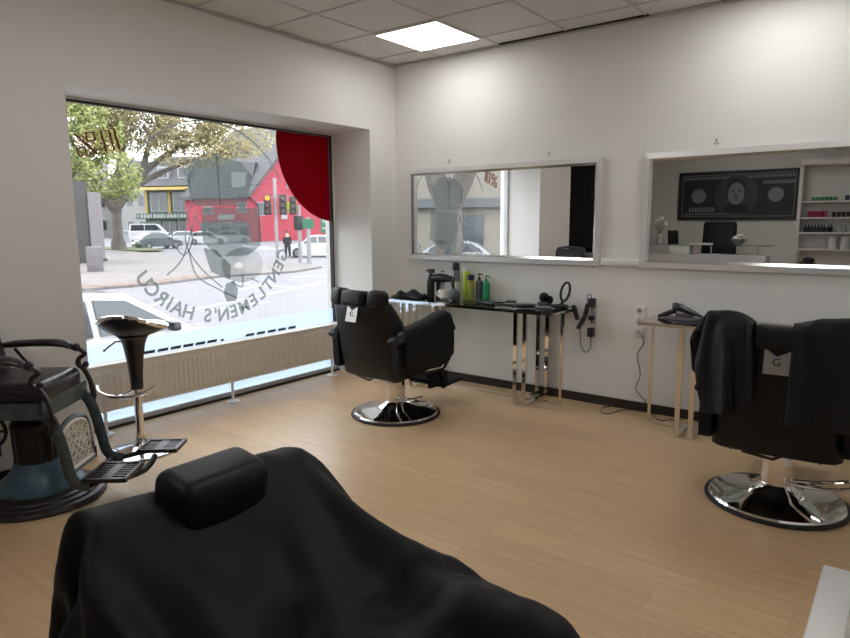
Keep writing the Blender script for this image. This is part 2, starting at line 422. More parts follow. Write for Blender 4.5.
# map: text x -> -y?? readable from outside (looking along +x): text right = -y ; up = z ; normal -x
def glassM(y, z, rot=0): 
    # columns: text X axis, text Y axis, text Z axis
    B = Matrix(((0, 0, -1), (-1, 0, 0), (0, 1, 0))).to_4x4()
    return Matrix.Translation((XD, y, z)) @ B @ Matrix.Rotation(rot, 4, 'Z')
LC = (-1.745, 1.50); LR = .82
t = thing('barber_logo_decal', 'large etched barber emblem with ring and curved lettering on the shop window', 'window decal', (0, 0, 0))
m = MB(); pts = [(XD+.001, LC[0]+LR*math.sin(a), LC[1]+LR*math.cos(a)) for a in [R(d) for d in range(-60, 64, 3)]]
m.tube(pts, .006, 6); m.obj('arc_line', 'etch', t)
s = "GENTLEMEN'S HAIRCU"; m = MB(); A0, A1 = 113, 240
Rt = .775
wid = {"'": .45, 'I': .5, ' ': .75, 'M': 1.15, 'N': 1.05, 'G': 1.05}
tot = sum(wid.get(c, 1) for c in s); acc = 0
# seen from inside: starts at right going clockwise along the bottom to the left
for ch in s:
    wch = wid.get(ch, 1); a = R(90)+R(18)+R(133)*((acc+wch/2)/tot); acc += wch
    if ch == ' ': continue
    y = LC[0]+Rt*math.sin(a); z = LC[1]+Rt*math.cos(a)
    add_mesh(m, text_mesh(ch, .155, .0012, .004), glassM(y, z, -(PI-a)*-1*-1))
m.obj('lettering', 'etch', t)
# figure inside the ring: cap, hair lobes, striped beard, shears
m = MB(); m.prism([(-2.00, 1.92), (-1.92, 1.64), (-1.42, 1.64), (-1.33, 1.90), (-1.45, 2.02), (-1.68, 2.05), (-1.88, 2.0)], 'x', XD, XD+.002); m.obj('cap', 'etch2', t)
m = MB(); m.prism([(-1.86, 1.63), (-1.30, 1.63), (-1.28, 1.30), (-1.42, 1.22), (-1.72, 1.22), (-1.86, 1.35)], 'x', XD+.0003, XD+.0023); m.obj('face', 'etch2', t)
m = MB()
for k in range(11):
    rr = .04+.013*k; m.tube([(XD+.002, -1.52+rr*1.25*math.cos(a)+.004*k, 1.14+rr*.85*math.sin(a)) for a in [2*PI*i/30 for i in range(30)]], .0035, 4, closed=True)
m.obj('beard', 'etch', t)
m = MB(); m.prism([(-1.86, 1.30), (-1.80, 1.10), (-1.62, 1.02), (-1.60, 1.14), (-1.74, 1.28)], 'x', XD+.0004, XD+.0024)
m.prism([(-1.66, .99), (-1.58, 1.01), (-1.54, .93), (-1.57, .83), (-1.66, .83), (-1.69, .91)], 'x', XD+.0005, XD+.0025); m.obj('badge', 'etch', t)
m = MB()
for pts in ([(-2.20, 1.10), (-2.06, 1.22), (-1.96, 1.45), (-1.90, 1.60)], [(-1.98, 1.62), (-2.02, 1.35), (-1.90, 1.14), (-1.70, .96)], [(-2.0, 1.30), (-1.94, 1.08), (-1.74, .95), (-1.56, .86)], [(-1.92, 1.55), (-1.84, 1.42), (-1.74, 1.38)], [(-1.4, 1.02), (-1.32, .98)], [(-2.05, 1.55), (-2.14, 1.4), (-2.05, 1.25), (-1.96, 1.36), (-1.99, 1.55)], [(-1.60, 1.0), (-1.50, .95), (-1.49, 1.05)], [(-1.95, 1.62), (-1.96, 1.9)], [(-1.68, 1.64), (-1.69, 2.1)]):
    m.tube([(XD+.004, y, z) for y, z in pts], .006, 5, smooth=5)
m.obj('shears', 'etch', t)
# 10%
t = thing('discount_sticker', 'small dark red outlined 10% sticker in upper left of the shop window', 'sticker', (0, 0, 0))
def q10(y, z): return (XD, y, z)
a = R(13)
def rp(y, z): return (-2.655+y*math.cos(a)-z*math.sin(a), 2.075+y*math.sin(a)+z*math.cos(a))
def loop(m, pts, closed=True): m.tube([(XD+.001, *rp(y, z)) for y, z in pts], .0078, 5, closed=closed)
m = MB()
loop(m, [(.135, .075), (.135, -.075)], False)
loop(m, [(.035, .07), (.095, .07), (.095, -.07), (.035, -.07)])
loop(m, [(-.035, -.075), (-.155, .075)], False)
loop(m, [(-.075, .07), (-.02, .07), (-.02, .015), (-.075, .015)])
loop(m, [(-.165, -.02), (-.11, -.02), (-.11, -.075), (-.165, -.075)])
m.obj('outline', 'redline', t)
m = MB(); m.prism([rp(-.17, .05), rp(-.16, -.09), rp(.145, -.09), rp(.16, .09), rp(-.08, .09)], 'x', XD-.0008, XD-.0003); m.obj('tint', 'redtint', t)
# red half disc
cy_, cz_, rr = -.33, 2.235, .725
m = MB(); pts = []
for d in range(0, 181, 5):
    a = R(180+d*.5) if False else R(d)
pts = [(NY1-.036, NZ-.036)]
for d in range(171, 266, 4):
    a = R(d); y = cy_+rr*math.cos(a); z = cz_+rr*math.sin(a); pts.append((min(y, NY1-.036), min(z, NZ-.036)))
pts.append((NY1-.036, cz_-rr))
m.prism(pts, 'x', XD, XD+.002)
solo('red_sticker', m, 'redfilm', 'big red rounded sticker in the upper right corner of the shop window', 'sticker', smooth=0)

# ================================================================== barber chairs
def smooth_shell(secs, m): m.loft(secs); return m
def barber_chair(label, loc, rz, head_z=1.0, group=None, kind=0, lean=0., hx=0.):
    t = thing('barber_chair', label, 'barber chair', loc, rz, group)
    # base
    MB().lathe([(.345, 0), (.352, .006), (.350, .016), (.33, .020), (0, .020)], seg=64).obj('base_rim', 'rubber', t)
    MB().lathe([(.332, .020), (.325, .030), (.26, .044), (.17, .058), (.12, .075), (.090, .095), (.080, .11), (0, .11)], seg=64).obj('base', 'chrome', t)
    m = MB(); m.lathe([(.080, .095), (.079, .16), (.066, .36), (.062, .40), (0, .40)], seg=12); m.obj('column', 'chrome', t, 20)
    m = MB(); m.tube([(.05, -.05, .13), (.20, -.12, .155), (.33, -.16, .20), (.36, -.11, .215), (.32, -.06, .20), (.18, -.02, .15), (.05, 0, .13)], .008, 8, smooth=4); m.obj('pump_pedal', 'chrome', t)
    # under-frame
    m = MB(); m.box((0, 0, .395), (.34, .36, .03)); m.b2(-.25, .25, -.22, -.19, .36, .40); m.b2(-.23, -.20, -.26, .24, .37, .41); m.b2(.20, .23, -.26, .24, .37, .41)
    m.tube([(-.16, -.20, .38), (-.14, -.27, .335), (.0, -.29, .325), (.10, -.22, .37)], .008, 6)
    for x in (-.2, .0, .2): m.cyl((x, -.23, .38), (x, -.23, .335), .009, seg=8); m.ball((x, -.23, .333), .013, 8)
    m.obj('under_frame', 'blackmetal', t)
    m = MB(); m.box((0, .03, .475), (.50, .52, .14), bev=.045, seg=4); m.obj('seat', 'leather', t, 50)
    # backrest: curved shell lofted upward
    def sec(z, w, d, y, curv, r=.3):
        pts = []; n = 28
        for k in range(n):
            a = 2*PI*k/n; ca, sa = math.cos(a), math.sin(a)
            X = w*math.copysign(abs(ca)**r, ca); Y = d*math.copysign(abs(sa)**.6, sa)
            pts.append((X, y+Y+curv*(X/w)**2, z))
        return pts
    S = [(.34, .27, .04, -.25, .02), (.355, .292, .062, -.255, .03), (.50, .300, .075, -.285, .05), (.62, .304, .078, -.315, .07), (.73, .308, .078, -.345, .085), (.78, .306, .076, -.358, .085), (.86, .284, .068, -.380, .07), (.92, .268, .055, -.395, .055), (.94, .25, .03, -.40, .05)]
    m = MB(); m.loft([sec(z, w_, d, y, c, .22) for z, w_, d, y, c in S]); b = m.obj('backrest', 'leather', t, 60)
    for a in (-1, 1):
        m = MB(); m.box((a*.192, -.378, .955), (.148, .125, .135), rot=(R(-8), 0, a*R(9)), bev=.045, seg=4); m.obj('shoulder_cushion', 'leather', t, 60)
    # shoulder cushions left and right of the headrest
    m = MB()
    m.box((hx, -.405, head_z), (.225, .12, .12), rot=(R(-8), 0, 0), bev=.032, seg=4); hr = m.obj('headrest', 'leather', t, 50)
    m = MB(); 
    for a in (-.04, .04): m.b2(hx+a-.008, hx+a+.008, -.44, -.43, head_z-.15, head_z-.02)
    m.obj('headrest_post', 'chrome', hr)
    m = MB(); m.box((.0, -.452, .845), (.112, .006, .115), rot=(R(-14), 0, 0), bev=.002, seg=1)
    lp = m.obj('badge_plate', 'steel', t)
    m = MB(); add_mesh(m, text_mesh('G', .05, .001), Matrix.Translation((0, -.4565, .845)) @ Matrix.Rotation(R(76), 4, 'X')); m.box((0, -.46, .812), (.05, .002, .004), rot=(R(-14), 0, 0)); m.obj('badge_mark', 'plastic', lp)
    for a in (-1, 1): MB().box((a*.048, -.461, .80), (.012, .008, .016), bev=.002).obj('badge_bolt', 'plastic', lp)
    # arms
    for a in (-1, 1):
        m = MB(); m.loft([[(a*(.315+.055*math.cos(q)), y, z+.052*h*math.sin(q)) for q in [2*PI*i/18 for i in range(18)]] for y, z, h in
             [(-.36, .655, .5), (-.345, .66, .8), (-.30, .675, 1), (-.10, .70, 1), (.06, .72, 1), (.20, .735, 1.05), (.26, .725, 1.0), (.29, .70, .7), (.30, .68, .3)]])
        m.obj('armrest', 'leather', t, 60)
        m = MB(); m.prism([(-.33, .40), (.20, .38), (.27, .45), (.27, .70), (-.34, .66)], 'x', a*.285, a*.345)
        m.obj('side_panel', 'leather2', t, 30)
        m = MB(); m.tube([(a*.352, -.05, .405), (a*.352, .12, .40), (a*.352, .165, .425), (a*.352, .205, .63)], .007, 6, smooth=3); m.obj('side_trim', 'chrome', t)
    # legrest and footplate
    m = MB(); m.loft([[(x, y, z) for x, y, z in ((-.21, .24, .46), (.21, .24, .46), (.21, .31, .45), (-.21, .31, .45))], [(-.2, .36, .20), (.2, .36, .20), (.2, .41, .20), (-.2, .41, .20)]]); m.obj('legrest', 'leather2', t)
    m = MB(); m.box((0, .50, .185), (.38, .26, .035), rot=(R(4), 0, 0), bev=.01); m.b2(-.19, -.165, .2, .42, .19, .30); m.b2(.165, .19, .2, .42, .19, .30); ft = m.obj('footplate', 'leather2', t)
    for x in (-.15, .15):
        for y in (.42, .58): m = MB(); m.cyl((x, y, .175), (x, y, .145), .007, seg=8); m.cyl((x, y, .148), (x, y, .140), .018, seg=12); m.obj('footplate_stud', 'chrome', ft)
    return t
ch1 = barber_chair('black leather barber chair facing the left mirror, nearest the window', (.97, -1.2, 0), R(-3), .955)
ch2 = dup(ch1, (3.66, -1.23, 0), R(3), 'black barber chair with capes over its shoulders, facing the right mirror')
ch4 = dup(ch1, (-.86, -6.4, 0), R(12), 'black barber chair with two white towels, seen only in the left mirror')
ch3 = dup(ch1, (3.45, -4.285, 0), R(-90), 'barber chair under a large black cape, closest to the camera')
ch3.scale = (.84, 1, 1)
# the near chair has its headrest pulled up
for c in ch3.children:      # pumped down lower than the others
    if c.name.split('.')[0] not in ('base', 'base_rim', 'column', 'pump_pedal'): c.location.z = .01 if c.name.startswith('armrest') else (-.058 if c.name.startswith('shoulder') else -.045)
    if c.name.startswith('headrest'): c.data = c.data.copy(); c.data.transform(Matrix.Translation((0, .045, .065)) @ Matrix.Diagonal((1.08, 1, 1, 1)))
# bulky cover on the arm of the first chair
for a, l in ((1, 'right'),):
    m = MB(); n = 22
    prof = [(-.28, .50, .70), (-.26, .47, .745), (-.16, .44, .765), (.0, .42, .785), (.12, .44, .81), (.20, .46, .825), (.255, .47, .81), (.275, .49, .77)]
    secs = []
    for y, zb, zt in prof:
        q = [(.262, zb+.12), (.255, zt-.03), (.285, zt), (.33, zt+.002), (.368, zt-.008), (.378, zt-.04), (.376, (zt+zb)/2), (.372, zb), (.352, zb-.004), (.350, zt-.05), (.28, zt-.065)]
        secs.append([(x+.006*math.sin(9*y+3*z), y+.008*math.sin(14*z), z+.008*math.sin(11*y)) for x, z in [(u, v) for u, v in q]])
        secs[-1] = [(p[0], y+.008*math.sin(14*p[2]), p[2]) for p in secs[-1]]
    m.loft(secs)
    solo('arm_cover', m, 'cloth', 'black cloth cover hanging over the right armrest of the chair by the window', 'cover', (.97, -1.2, 0), R(-3), smooth=60)
for a in (-1, 1):
    m = MB(); m.box((a*.085, -.30, .80), (.13, .04, .24), rot=(R(-12), 0, 0), bev=.018, seg=3)
    m.xf(Matrix.Translation((0, .12, 0)))
    solo('folded_towel', m, 'whitepl', 'left white towel on the barber chair seen in the left mirror' if a > 0 else 'right white towel on the barber chair seen in the left mirror', 'towel', (-.86, -6.4, 0), R(12), 'towels on the mirrored chair')

# ================================================================== chrome and glass console tables
TZ = .795
def console(label, x0, x1, yc, loops):
    t = thing('console_table', label, 'table', ((x0+x1)/2, yc, 0)); cx = (x0+x1)/2; b = .022
    m = MB(); W = (x1-x0)/2
    def bar(p0, p1, ww=b):
        m.b2(min(p0[0], p1[0])-ww/2, max(p0[0], p1[0])+ww/2, min(p0[1], p1[1])-ww/2, max(p0[1], p1[1])+ww/2, min(p0[2], p1[2]), max(p0[2], p1[2]))
    z = TZ-.012
    m.b2(-W, W, -.011, .011, 0, b); m.b2(-W, W, -.011, .011, z-b, z); m.b2(-W, -W+b, -.011, .011, b, z-b); m.b2(W-b, W, -.011, .011, b, z-b)
    m.obj('long_frame', 'chrome', t, 0)
    for x, mm in [(q, 'chrome') for q in loops]:
        xx = x-cx; m = MB(); ww = .034
        for y in (-.20, .20): m.b2(xx-ww/2, xx+ww/2, y-.012, y+.012, .024, z-.024)
        m.b2(xx-ww/2, xx+ww/2, -.212, .212, .0, .024); m.b2(xx-ww/2, xx+ww/2, -.212, .212, z-.024, z)
        m.obj('cross_frame', mm, t, 0)
    m = MB(); m.b2(-W-.02, W+.02, -.225, .225, TZ-.012, TZ); m.obj('glass_top', 'tglass', t, 0)
    m = MB(); 
    for y in (-.225, .225): m.b2(-W-.022, W+.022, y-.004, y+.004, TZ-.024, TZ+.001)
    for x in (-W-.022, W+.022): m.b2(x-.004, x+.004, -.225, .225, TZ-.024, TZ+.001)
    m.obj('rim', 'chrome', t, 0)
    return t
console('chrome and glass console table under the left mirror', .24, 1.94, -.24, (1.615, 1.70, .49, .575))
console('chrome and glass console table under the right mirror', 2.655, 4.36, -.275, (2.925, 3.015, 4.0, 4.09))
# the table along the right wall whose corner shows at the bottom right
t = thing('side_counter', 'white framed glass counter cut off by the bottom right corner', 'counter', (4.30, -4.10, 0))
m = MB(); m.b2(-.245, .255, -.66, .66, .70, .765, bev=.006); m.obj('top_frame', 'mframe', t)
m = MB(); m.b2(-.17, .20, -.60, .60, .755, .768); m.obj('glass_top', 'tglass', t, 0)
m = MB(); m.b2(-.185, -.170, -.61, .61, .762, .771); m.b2(-.185, .21, .60, .615, .762, .771); m.obj('metal_strip', 'steel', t, 0)
for x in (-.2, .2):
    for y in (-.6, .6):
        m = MB(); m.b2(x-.025, x+.025, y-.025, y+.025, 0, .70); m.obj('leg', 'mframe', t, 0)

# ================================================================== bar stool
t = thing('bar_stool', 'black and chrome swivel bar stool beside the radiator', 'bar stool', (.145, -2.86, 0), R(35))
MB().lathe([(.225, 0), (.228, .006), (.215, .014), (.12, .026), (.06, .045), (.042, .07), (.038, .095), (0, .095)], seg=56).obj('base', 'chrome', t)
m = MB(); m.cyl((0, 0, .09), (0, 0, .42), .026, seg=28); m.cyl((0, 0, .085), (0, 0, .12), .032, seg=28); m.obj('pole', 'chrome', t)
m = MB(); m.lathe([(.036, .425), (.040, .43), (.042, .51), (.052, .62), (.068, .72), (.085, .765), (.10, .78), (0, .78)], seg=32); m.obj('pole_cover', 'plastic', t)
m = MB(); m.tube([(-.19, -.14, .475), (-.15, -.19, .45), (-.055, -.235, .435), (.055, -.235, .435), (.15, -.19, .45), (.19, -.14, .475)], .011, 10, smooth=5)
m.tube([(0, -.02, .43), (0, -.12, .425), (0, -.235, .435)], .010, 8); m.lathe([(.034, .41), (.034, .44)], seg=20); m.obj('foot_bar', 'chrome', t)
m = MB(); rows = []
for i in range(9):
    f = i/8; row = []
    for k in range(41):
        a = 2*PI*k/40; rr = .20*f; x = rr*1.02*math.cos(a); y = rr*.95*math.sin(a)
        z = .785+.055*f**2.5+(.085*max(0, math.sin(-a))**1.5)*f**4
        row.append((x, y, z))
    rows.append(row)
m.grid(rows); so = m.obj('seat', 'plastic', t, 60); sm = so.modifiers.new('s', 'SOLIDIFY'); sm.thickness = .010; sm.offset = -1
m = MB(); m.tube([(.204*1.02*math.cos(a), .204*.95*math.sin(a), .842+.085*max(0, math.sin(-a))**1.5) for a in [2*PI*k/48 for k in range(48)]], .015, 8, closed=True); m.obj('seat_rim', 'chrome', t)
m = MB(); m.tube([(-.05, 0, .745), (-.12, 0, .74), (-.17, 0, .705), (-.20, 0, .68)], .006, 8); m.ball((-.20, 0, .68), .009, 8); m.obj('lift_lever', 'plastic', t)

# ================================================================== antique barber chair
MT['iron'] = mat('dark_worn_iron', (.035, .030, .032), .42, .5, ns=.35, nscale=25)
MT['blue'] = mat('worn_blue_enamel', (.060, .125, .175), .38, .0, ns=.25, nscale=18)
MT['greyblue'] = mat('grey_blue_cast_metal', (.075, .105, .115), .42, .3, ns=.25, nscale=22)
MT['cream'] = mat('cream_enamel', (.62, .58, .50), .45, ns=.08, nscale=30)
MT['oldleather'] = mat('old_dark_leather', (.020, .016, .022), .30, bump=.2, bscale=60)
MT['blackiron'] = mat('black_ribbed_iron', (.016, .014, .016), .35, .3)
t = thing('antique_barber_chair', 'antique cast-iron barber chair with blue enamel base and pierced footplates', 'barber chair', (.385, -3.585, 0), R(-50))
MB().lathe([(.33, 0), (.335, .012), (.325, .03), (.30, .036), (.295, .045), (.27, .050), (.262, .060), (.235, .066), (.225, .075), (0, .075)], seg=64).obj('base', 'iron', t)
MB().lathe([(.222, .075), (.222, .09), (.20, .105), (.155, .14), (.125, .18), (.112, .22), (0, .22)], seg=56).obj('base_cone', 'blue', t)
MB().lathe([(.108, .20), (.108, .24), (.112, .40), (.112, .43), (.098, .455), (.08, .47), (0, .47)], seg=96, fl=.03, fn=16).obj('column', 'blackiron', t, 30)
MB().lathe([(.115, .405), (.118, .42), (.112, .435), (.09, .455), (.09, .50), (.12, .52), (0, .52)], seg=48).obj('collar', 'iron', t)
m = MB(); m.loft([[(-.20, -.22, .52), (.22, -.22, .52), (.22, .17, .52), (-.20, .17, .52)], [(-.21, -.24, .56), (.24, -.24, .56), (.24, .18, .56), (-.21, .18, .56)]])
m.b2(-.22, -.20, -.26, .19, .515, .60); m.b2(.235, .255, -.26, .19, .515, .60); m.b2(-.22, .255, .172, .195, .515, .605); m.obj('seat_frame', 'greyblue', t)
m = MB(); m.box((.02, -.03, .635), (.44, .44, .13), bev=.045, seg=4); m.obj('seat_cushion', 'oldleather', t, 50)
m = MB(); m.box((0, -.30, .88), (.46, .09, .46), rot=(R(12), 0, 0), bev=.04, seg=4); bk = m.obj('backrest', 'oldleather', t, 50)
m = MB(); m.tube([(-.25, -.24, .60), (-.25, -.29, .80), (-.24, -.36, 1.10)], .016, 8); m.tube([(.25, -.24, .60), (.25, -.29, .80), (.24, -.36, 1.10)], .016, 8); m.tube([(-.24, -.36, 1.10), (0, -.375, 1.13), (.24, -.36, 1.10)], .016, 8, smooth=4); m.obj('back_frame', 'greyblue', bk)
for a in (-1, 1):
    AX = Matrix.Translation((0, -.085, 0)) @ Matrix.Diagonal((.92 if a > 0 else .76, 1, 1, 1))
    m = MB(); m.tube([(a*.29, -.30, .80), (a*.29, -.10, .825), (a*.29, .10, .83), (a*.29, .19, .815), (a*.29, .225, .79)], [.024, .030, .032, .028, .016], 10, smooth=4, flat=(1.3, .7)); m.xf(AX); ar = m.obj('armrest', 'oldleather', t)
    m = MB(); m.tube([(a*.29, .235, .80), (a*.29, .285, .765), (a*.29, .25, .735), (a*.29, .245, .70), (a*.28, .275, .675), (a*.275, .31, .60), (a*.27, .32, .50), (a*.265, .30, .44)], .016, 8, smooth=5, flat=(1.2, .8)); m.ball((a*.29, .285, .70), .018, 10); m.ball((a*.29, .24, .80), .024, 10)
    m.tube([(a*.29, -.26, .80), (a*.28, -.26, .60)], .014, 8)
    m.tube([(a*.28, -.10, .80), (a*.28, -.02, .70), (a*.27, .10, .64), (a*.27, .22, .62)], .009, 8, smooth=5); m.xf(AX); m.obj('arm_bracket', 'iron', ar)
    # side leg of the footrest
    m = MB(); P = [(.24, .56), (.30, .50), (.335, .40), (.355, .30), (.375, .20), (.41, .155), (.47, .145)]
    m.tube([(a*.245, y, z) for y, z in P], .024, 8, smooth=5, flat=(.55, 1.3)); m.xf(AX); m.obj('footrest_arm', 'greyblue', t)
# calf plate: an arched rim with lattice
def YZ(m, f): return m
ct = MB(); w2 = .155; zz0, zz1 = .20, .44
path = [(-w2, zz0), (w2, zz0), (w2, zz1-.04)]+[(w2*math.cos(q), zz1-.04+.07*math.sin(q)) for q in [R(d) for d in range(20, 161, 20)]]+[(-w2, zz1-.04)]
def cp(x, z): return (x+.07, .235+(.50-z)*.12, z)
ct.tube([cp(x, z) for x, z in path], .014, 6, closed=True, flat=(1, 1)); cf = ct.obj('calf_panel', 'greyblue', t)
ct = MB()
inn = .138
for k in range(-5, 6):
    for s_ in (-1, 1):
        x0, z0 = k*.055, zz0; x1, z1 = x0+s_*.27, zz0+.27
        pts = []
        for i in range(28):
            f = i/27; x = x0+(x1-x0)*f; z = z0+(z1-z0)*f
            top_ = zz1-.04+.07*math.sqrt(max(0, 1-(x/w2)**2)) if abs(x) < w2 else 0
            if abs(x) < inn and z < top_: pts.append(cp(x, z))
        if len(pts) > 2: ct.tube([pts[0], pts[-1]], .0085, 5)
for r_ in (.024, .03): pass
ct.tube([cp(x*.86, (z-.32)*.86+.32) for x, z in path], .016, 5, closed=True)
for x in (-.07, 0, .07):
    for z in (.25, .33, .41): ct.tube([cp(x+.020*math.cos(q), z+.020*math.sin(q)) for q in [2*PI*i/10 for i in range(10)]], .008, 5, closed=True)
ct.obj('pierced_plate', 'cream', cf)
# two pierced footplates side by side
for (cx_, cy2, cz2, wq) in ((.135, .47, .185, .118), (-.225, .60, .20, .088)):
    m = MB(); dq = .105
    for a in (-1, 1): m.box((cx_+a*wq, cy2, cz2), (.018, dq*2, .022)); m.box((cx_, cy2+a*dq, cz2), (wq*2+.018, .018, .022))
    for k in range(-3, 4): m.box((cx_+k*wq*.265, cy2, cz2-.002), (.014, dq*2, .014))
    m.box((cx_, cy2, cz2-.001), (wq*2, .05, .016)); m.box((cx_, cy2, cz2-.012), (wq*2, dq*2, .004))
    m.obj('footplate', 'iron', t, 0)
m = MB(); m.tube([(.20, .52, .165), (.05, .58, .15), (-.04, .60, .165), (-.10, .60, .185)], .018, 8, smooth=4); m.tube([(-.19, .33, .15), (.23, .33, .15)], .014, 8); m.tube([(-.19, .38, .148), (-.2, .52, .18)], .016, 6); m.tube([(.225, .38, .148), (.2, .44, .17)], .016, 6); m.obj('footplate_bracket', 'blackiron', t)
# hand wheel on the near side
wc = Vector((.16, -.14, .43)); m = MB(); m.tube([(wc.x+.0, wc.y+.085*math.cos(q), wc.z+.085*math.sin(q)) for q in [2*PI*i/32 for i in range(32)]], .010, 8, closed=True)
for k in range(6):
    q = 2*PI*k/6; m.tube([wc, wc+Vector((0, .085*math.cos(q), .085*math.sin(q)))], .007, 6)
m.cyl(wc+Vector((-.06, 0, 0)), wc+Vector((.02, 0, 0)), .018, seg=14); m.tube([wc+Vector((.0, .04, -.075)), wc+Vector((.03, .06, -.125))], .010, 8); m.obj('hand_wheel', 'blackiron', t)

# ================================================================== things on the tables
def bx(n, m_, c, d, **k): return MB().box(c, d, **k)
YL = {}
MT['silver_can'] = mat('grey_silver_can', (.30, .33, .36), .3, .6)
MT['yellow'] = mat('yellow_green_plastic', (.50, .62, .06), .35)
MT['yellow2'] = mat('olive_yellow_plastic', (.42, .46, .10), .35)
MT['greenb'] = mat('green_plastic', (.015, .27, .11), .3)
MT['purple'] = mat('dark_purple_plastic', (.035, .02, .06), .35)
MT['greybottle'] = mat('smoky_grey_plastic', (.09, .08, .10), .3)
MT['clearpl'] = mat('milky_plastic', (.50, .52, .52), .3)
MT['paper'] = mat('label_paper', (.75, .75, .72), .6)
MT['hair'] = mat('grey_bristle', (.10, .12, .12), .6)
def bottle(name, label, cat, x, y, r, h, body, cap, kind, sx=1, z=TZ, label_mat=None):
    t = thing(name, label, cat, (x, y, z))
    if kind == 'can':
        MB().lathe([(r*.9, 0), (r, .006), (r, h*.78), (r*.8, h*.80), (0, h*.80)], seg=24).obj('body', body, t)
        MB().lathe([(r*.95, h*.79), (r*.95, h*.98), (r*.85, h), (0, h)], seg=24).obj('cap', cap, t)
    elif kind == 'pump':
        MB().lathe([(r*.9, 0), (r, .008), (r, h*.66), (r*.85, h*.72), (r*.35, h*.76), (0, h*.76)], seg=24, sy=.8).obj('body', body, t)
        m = MB(); m.cyl((0, 0, h*.75), (0, 0, h*.84), r*.38, seg=14); m.cyl((0, 0, h*.84), (0, 0, h*.94), r*.13, seg=8); m.tube([(-r*.35, 0, h*.95), (r*.3, 0, h*.97), (r*1.1, 0, h*.93)], r*.17, 8); m.obj('pump', cap, t)
    elif kind == 'spray':
        MB().lathe([(r*.85, 0), (r, .008), (r, h*.5), (r*.8, h*.60), (r*.38, h*.68), (0, h*.68)], seg=24).obj('body', body, t)
        m = MB(); m.cyl((0, 0, h*.66), (0, 0, h*.76), r*.42, seg=14); m.box((r*.2, 0, h*.84), (r*1.9, r*.55, h*.13), bev=.004); m.tube([(-r*.9, 0, h*.86), (-r*1.5, 0, h*.83)], r*.2, 8); m.tube([(r*.2, 0, h*.80), (-r*.55, 0, h*.70), (-r*.75, 0, h*.58)], r*.12, 6, smooth=3); m.obj('trigger_head', cap, t)
    if label_mat: MB().lathe([(r*1.008, h*.18), (r*1.008, h*.48)], seg=24, sy=.8 if kind == 'pump' else 1).obj('printed_label', label_mat, t)
    return t
bottle('spray_bottle', 'black trigger spray bottle, leftmost on the left table', 'bottle', .545, -.16, .036, .30, 'plastic', 'plastic', 'spray')
bottle('pump_bottle', 'clear pump bottle beside the black spray bottle', 'bottle', .63, -.10, .030, .26, 'clearpl', 'plastic', 'pump')
bottle('hair_spray_can', 'tall silver-grey can with black cap on the left table', 'can', .79, -.10, .038, .335, 'silver_can', 'plastic', 'can', label_mat='paper')
bottle('hair_spray_can', 'slim pale can standing behind the yellow bottle', 'can', .865, -.07, .026, .29, 'clearpl', 'whitepl', 'can')
bottle('shampoo_bottle', 'tall yellow-green bottle on the left table', 'bottle', .92, -.12, .034, .26, 'yellow', 'yellow', 'can')
bottle('shampoo_bottle', 'shorter olive-yellow bottle with square dark purple cap', 'bottle', .98, -.14, .034, .235, 'yellow2', 'purple', 'can')
bottle('pump_bottle', 'smoky dark bottle with a pointed pump, next to the green one', 'bottle', 1.045, -.10, .034, .25, 'greybottle', 'plastic', 'pump')
bottle('pump_bottle', 'bright green pump bottle, rightmost of the row', 'bottle', 1.12, -.10, .034, .235, 'greenb', 'greenb', 'pump', label_mat='greenb')
t = thing('hair_dryer', 'black hair dryer lying behind the spray bottles', 'hair dryer', (.66, -.14, TZ), R(0))
m = MB(); m.tube([(-.10, 0, .185), (-.04, 0, .19), (.05, 0, .19), (.11, 0, .185)], [.036, .042, .038, .026], 14); m.obj('barrel', 'plastic', t)
m = MB(); m.tube([(-.045, 0, .16), (-.05, 0, .05), (-.05, 0, .0)], [.018, .016, .02], 10); m.obj('handle', 'plastic', t)
t = thing('white_cup', 'white mug-like bowl in front of the silver can', 'cup', (.735, -.20, TZ))
m = MB(); m.lathe([(.035, 0), (.055, .02), (.060, .09), (.056, .09), (.05, .02), (0, .012)], seg=24); m.obj('bowl', 'whitepl', t)
m = MB(); m.tube([(-.055, 0, .075), (-.085, 0, .06), (-.085, 0, .035), (-.054, 0, .02)], .007, 8, smooth=3); m.obj('handle', 'whitepl', t)
t = thing('neck_duster', 'round grey-bristled neck brush standing in front of the can', 'brush', (.86, -.24, TZ))
m = MB(); m.lathe([(.012, .0), (.045, .025), (.052, .055), (.04, .09), (.02, .11), (0, .112)], seg=20); m.obj('bristles', 'hair', t)
m = MB(); m.tube([(0, 0, .11), (-.01, 0, .15), (0, 0, .21)], [.012, .016, .010], 10); m.obj('handle', 'plastic', t)
# heap of folded black cape at the left end
m = MB(); rows = []
for i in range(25):
    row = []
    for k in range(33):
        u = i/24*2-1; v = k/32*2-1; rr = math.sqrt(u*u+v*v)
        z = max(0, (1-min(1, abs(u)**2.2))*(1-min(1, abs(v)**2.0)))**.7*.055*(1+.35*math.sin(7*v+3*u)+.2*noise.noise(Vector((u*3, v*4, 1))))
        row.append((v*.17, u*.10+.015*math.sin(4*v), z+.002))
    rows.append(row)
m.grid(rows); o = solo('folded_cape', m, 'cloth', 'small heap of black cape cloth at the left end of the left table', 'cape', (.35, -.23, TZ), 0, smooth=60); sm = o.modifiers.new('s', 'SOLIDIFY'); sm.thickness = .004; sm.offset = 1
